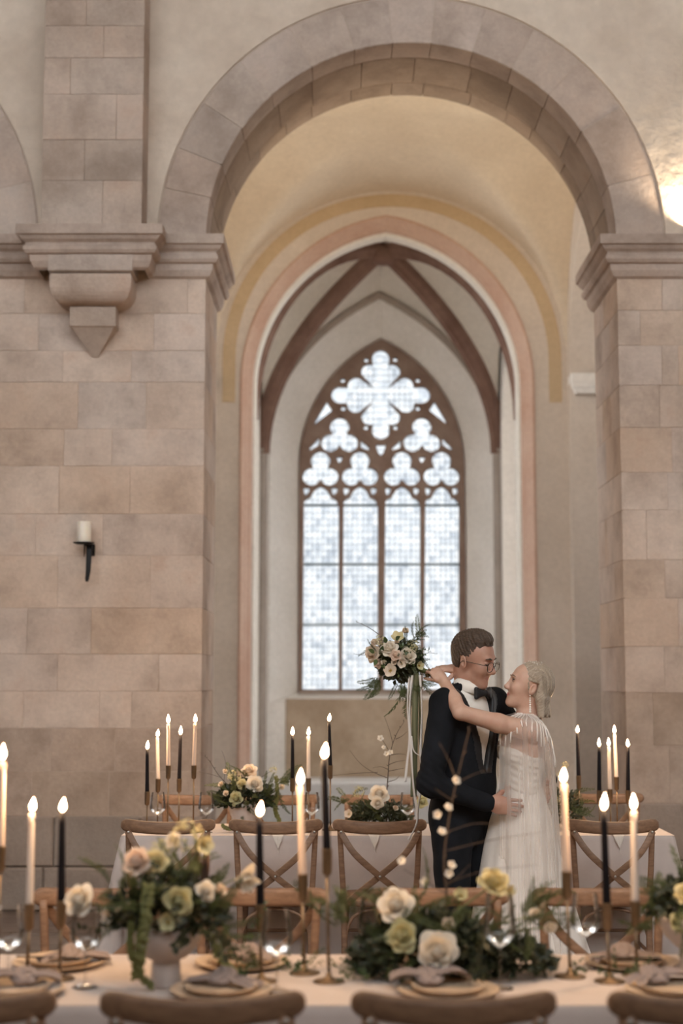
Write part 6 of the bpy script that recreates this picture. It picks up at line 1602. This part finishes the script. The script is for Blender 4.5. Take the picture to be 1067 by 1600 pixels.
# --- far low arrangement with blossom branch
Ye = 8.50; c5 = P(592, 1297, Ye); G_ = empty('flower_mound', (c5.x, Ye, TZ + .001)); tag(G_, 'low mossy arrangement with one white rose and a tall blossom branch beside the groom', 'flower arrangement', 'flower arrangements')
o = obj('foliage', mass_mesh(6, 1100, .19, .12, .15, .032), G_); o['kind'] = 'stuff'
m3 = Vector((c5.x, Ye, TZ + .07)); fronds(G_, m3, 16, (.17, .1, .08), .12, (0, -.1, .6), None, 1.2, TZ + .01); fronds(G_, P(548, 1250, Ye), 6, (.04, .04, .04), .12, (-.6, 0, .6), WISP, .6, TZ + .01)
for px, py, dy, me, r, dx, dz in ((592, 1240, -.08, ROSE['ivory'][0], 16, -.1, .3), (590, 1255, -.12, ROSE['ivory'][1], 10, .1, -.3), (560, 1237, -.04, VIB, 9, -.3, .6), (545, 1272, -.1, HELL[0], 8, -.4, .1), (618, 1262, -.1, BUD['cream'], 6, .2, .2), (660, 1252, .02, ROSE['lime'][0], 10, .3, .2)): put(me, G_, P(px, py, Ye + dy), facing(dx, dz), R_(r, Ye) * 1.1, rf.uniform(0, 6))
for px in (650, 662): stem_to(G_, m3 + Vector((.08, 0, 0)), P(px, 1258, Ye + .03), .003)
twig(G_, [P(604, 1285, Ye), P(604, 1245, Ye), P(606, 1215, Ye), P(609, 1180, Ye), P(618, 1150, Ye), P(631, 1128, Ye)], .0045, twiglets=[[P(606, 1216, Ye), P(580, 1205, Ye), P(562, 1192, Ye), P(546, 1172, Ye)], [P(590, 1207, Ye), P(560, 1208, Ye), P(516, 1212, Ye)], [P(609, 1176, Ye), P(600, 1160, Ye), P(591, 1148, Ye)], [P(614, 1162, Ye), P(608, 1140, Ye), P(600, 1118, Ye)],
     [P(607, 1195, Ye), P(620, 1190, Ye), P(634, 1188, Ye)], [P(606, 1205, Ye), P(622, 1202, Ye), P(632, 1200, Ye)], [P(605, 1222, Ye), P(618, 1218, Ye), P(624, 1212, Ye)], [P(606, 1202, Ye), P(595, 1198, Ye), P(582, 1200, Ye)], [P(609, 1180, Ye), P(622, 1178, Ye), P(634, 1179, Ye)], [P(618, 1155, Ye), P(628, 1150, Ye), P(636, 1143, Ye)]])
for i, (px, py, r) in enumerate(((594, 1154, 6), (599, 1168, 4), (604, 1178, 5), (610, 1176, 5))): put(BLOS[i % 2], G_, P(px, py, Ye - .01), facing(rf.uniform(-.4, .4), .2), R_(r, Ye) * 1.2, rf.uniform(0, 6))
# --- far greenery behind the bride
Yg = 8.55; c6 = P(880, 1297, Yg); H_ = empty('flower_bunch', (c6.x, Yg, TZ + .001)); tag(H_, 'greenery with small yellow blooms half hidden behind the bride', 'flower arrangement', 'flower arrangements')
o = obj('foliage', mass_mesh(7, 500, .10, .09, .20, .03), H_, (0, 0, 0)); o['kind'] = 'stuff'
fronds(H_, P(880, 1265, Yg), 12, (.08, .06, .08), .14, (.5, 0, .5), None, 1, TZ + .01); fronds(H_, P(905, 1275, Yg), 6, (.03, .03, .03), .12, (.8, 0, .4), WISP, .5, TZ + .01)
for px, py, r in ((877, 1212, 8), (880, 1230, 7), (874, 1250, 8), (883, 1195, 6), (881, 1262, 6)): put(VIBC, H_, P(px, py, Yg - .04), facing(.3, .3), R_(r, Yg))
stem_to(H_, P(880, 1290, Yg), P(880, 1195, Yg), .003)

# --- bridal bouquet
Yh = CY - .03; c7 = P(622, 1024, Yh); K = empty('bridal_bouquet', c7); tag(K, 'bridal bouquet of cream roses and ferns with trailing ribbons, held behind the groom', 'bouquet')
me = mass_mesh(8, 900, .105, .10, .10, .026); me2 = MB(); o = obj('foliage', me, K, (.005, .01, -.03)); o['kind'] = 'stuff'; o2 = obj('foliage', me, K, (.005, .01, -.015)); o2.rotation_euler = (PI, 0, .5); o2['kind'] = 'stuff'
for px, py, dy, me, r, dx, dz in ((608, 1012, -.10, ROSE['ivory'][0], 14, -.2, .4), (638, 1024, -.10, ROSE['ivory'][1], 14, .3, 0), (618, 1023, -.12, ROSE['blush'][0], 9, 0, 0), (610, 1048, -.10, HELL[0], 12, -.2, -.1), (580, 1020, -.03, ROSE['cream'][1], 14, -.9, 0), (584, 1003, -.03, ROSE['cream'][0], 7, -.7, .5), (621, 997, -.05, HELL[2], 12, 0, .6), (633, 985, -.01, BUD['cream'], 8, .2, .9), (646, 1010, -.07, VIB, 10, .4, .4), (593, 1000, -.05, VIB, 8, -.4, .6),
                              (627, 1037, -.10, HELL[0], 8, .1, -.3), (616, 1034, -.11, BUD['cream'], 7, 0, -.2), (655, 1040, -.05, HELL[1], 8, .6, -.2), (600, 1035, -.08, BUD['ivory'], 6, -.3, 0), (590, 1037, -.05, ROSE['blush'][0], 8, -.7, -.4), (620, 1003, -.08, BUD['cream'], 5, 0, .4)):
    put(me, K, P(px, py, Yh + dy), facing(dx, dz), R_(r, Yh) * 1.12, rf.uniform(0, 6))
fronds(K, c7, 30, (.11, .09, .10), .10, (0, -.1, 0), FROND, 1.0); fronds(K, c7, 12, (.10, .09, .09), .09, (0, -.4, 0), SPRIG, 1.0); fronds(K, P(648, 1000, Yh), 7, (.03, .03, .03), .10, (.6, 0, .8), WISP, .5); fronds(K, P(590, 1055, Yh), 7, (.03, .03, .02), .12, (-.4, 0, -1), WISP, .5); fronds(K, P(630, 1065, Yh), 9, (.06, .04, .02), .10, (.1, 0, -1), WISP, .5); fronds(K, P(655, 1060, Yh), 5, (.02, .03, .02), .10, (.8, 0, -.5), WISP, .4)
for px, py, d in ((585, 1020, (-.5, -.6, .3)), (588, 1030, (-.2, -.7, -.6)), (603, 1005, (-.1, -.6, .5)), (618, 1000, (.3, -.7, .3)), (596, 1018, (.1, -.8, .5))):
    bb = MB(); leaf_geo(bb, P(px, py, Yh - .09), d, (0, -1, .3), .042, .011); wput(bb, 'leaf', K, M['leafg'])
twig(K, [P(610, 1005, Yh), P(590, 990, Yh), P(575, 980, Yh), P(558, 972, Yh)], .0025, 'twig'); twig(K, [P(590, 1025, Yh), P(572, 1024, Yh), P(553, 1022, Yh)], .0015, 'twig'); twig(K, [P(655, 1025, Yh), P(670, 1020, Yh), P(682, 1022, Yh)], .0015, 'twig')
bb = MB(); bb.tube([P(630, 1032, Yh), P(655, 1045, Yh + .01), P(672, 1052, Yh + .02), P(690, 1060, Yh + .03)], [.018, .013, .012, .014], 10); wput(bb, 'stem_bundle', K, M['stem'])
q = [P(640, 1075, Yh - .06), P(642, 1100, Yh - .07), P(625, 1120, Yh - .05)]
for i, pts in enumerate(([(628, 1070), (624, 1095), (628, 1118)], [(640, 1075), (646, 1105), (640, 1135)])):
    p0 = P(*pts[0], Yh - .03); put(WISP[i], K, p0, (.0, 0, -1), .17, 1.5 * i)
def ribbon(pts, w, mat, tw=.6, name='ribbon'):
    path = catmull([P(x, y, Yh + dy) for x, y, dy in pts], 8); v = []; f = []; n = len(path)
    for i, p in enumerate(path):
        a = tw * math.sin(i * .22); d = Vector((math.cos(a), math.sin(a), 0)) * w / 2; v += [p - d, p + d]
    for i in range(n - 1): f.append((2 * i, 2 * i + 1, 2 * i + 3, 2 * i + 2))
    me = mesh(name, v, f, mat, True); me.transform(Matrix.Translation(-Vector(K.location))); o = obj(name, me, K); sm = o.modifiers.new('thickness', 'SOLIDIFY'); sm.thickness = .0008; return o
M['rib_g'] = simple('sage_satin_ribbon', (.15, .16, .09), .35, 0, .2, 6); M['rib_w'] = simple('white_silk_ribbon', (.78, .74, .70), .5, 0, .05, 6)
ribbon([(650, 1052, -.03), (649, 1090, -.03), (648, 1140, -.03), (647, 1200, -.03), (646, 1245, -.03)], .030, M['rib_g'], .2)
ribbon([(655, 1055, -.01), (656, 1100, -.01), (657, 1160, -.01), (662, 1205, -.01), (656, 1225, -.01)], .016, M['rib_g'], .8)
ribbon([(640, 1055, -.04), (637, 1100, -.04), (640, 1150, -.045), (636, 1190, -.04), (633, 1222, -.04)], .012, M['rib_w'], .7)
ribbon([(644, 1055, -.05), (640, 1110, -.05), (642, 1170, -.05), (646, 1230, -.05), (652, 1280, -.05), (638, 1312, -.05)], .012, M['rib_w'], .9)
ribbon([(656, 1055, -.05), (659, 1110, -.05), (657, 1180, -.055), (661, 1210, -.05), (655, 1250, -.05), (652, 1275, -.05)], .011, M['rib_w'], .8)
ribbon([(643, 1150, -.05), (646, 1172, -.055), (655, 1180, -.055), (660, 1178, -.05)], .007, M['rib_w'], .3)
# a few nave-side touches: wisp on the groom's side of the far table
# nothing that lies on a table may sink into it
bpy.context.view_layer.update()
for root in (A, B, D, E_, G_, H_, *[o for o in COL.objects if o.name.startswith('leaf_sprigs')]):
    for ch in root.children:
        mw = ch.matrix_world; co = np.empty(len(ch.data.vertices) * 3, dtype=np.float32); ch.data.vertices.foreach_get('co', co)
        zmin = float((co.reshape(-1, 3) @ np.array([mw[2][0], mw[2][1], mw[2][2]])).min() + mw[2][3])
        if zmin < TZ + .002: ch.location.z += TZ + .002 - zmin
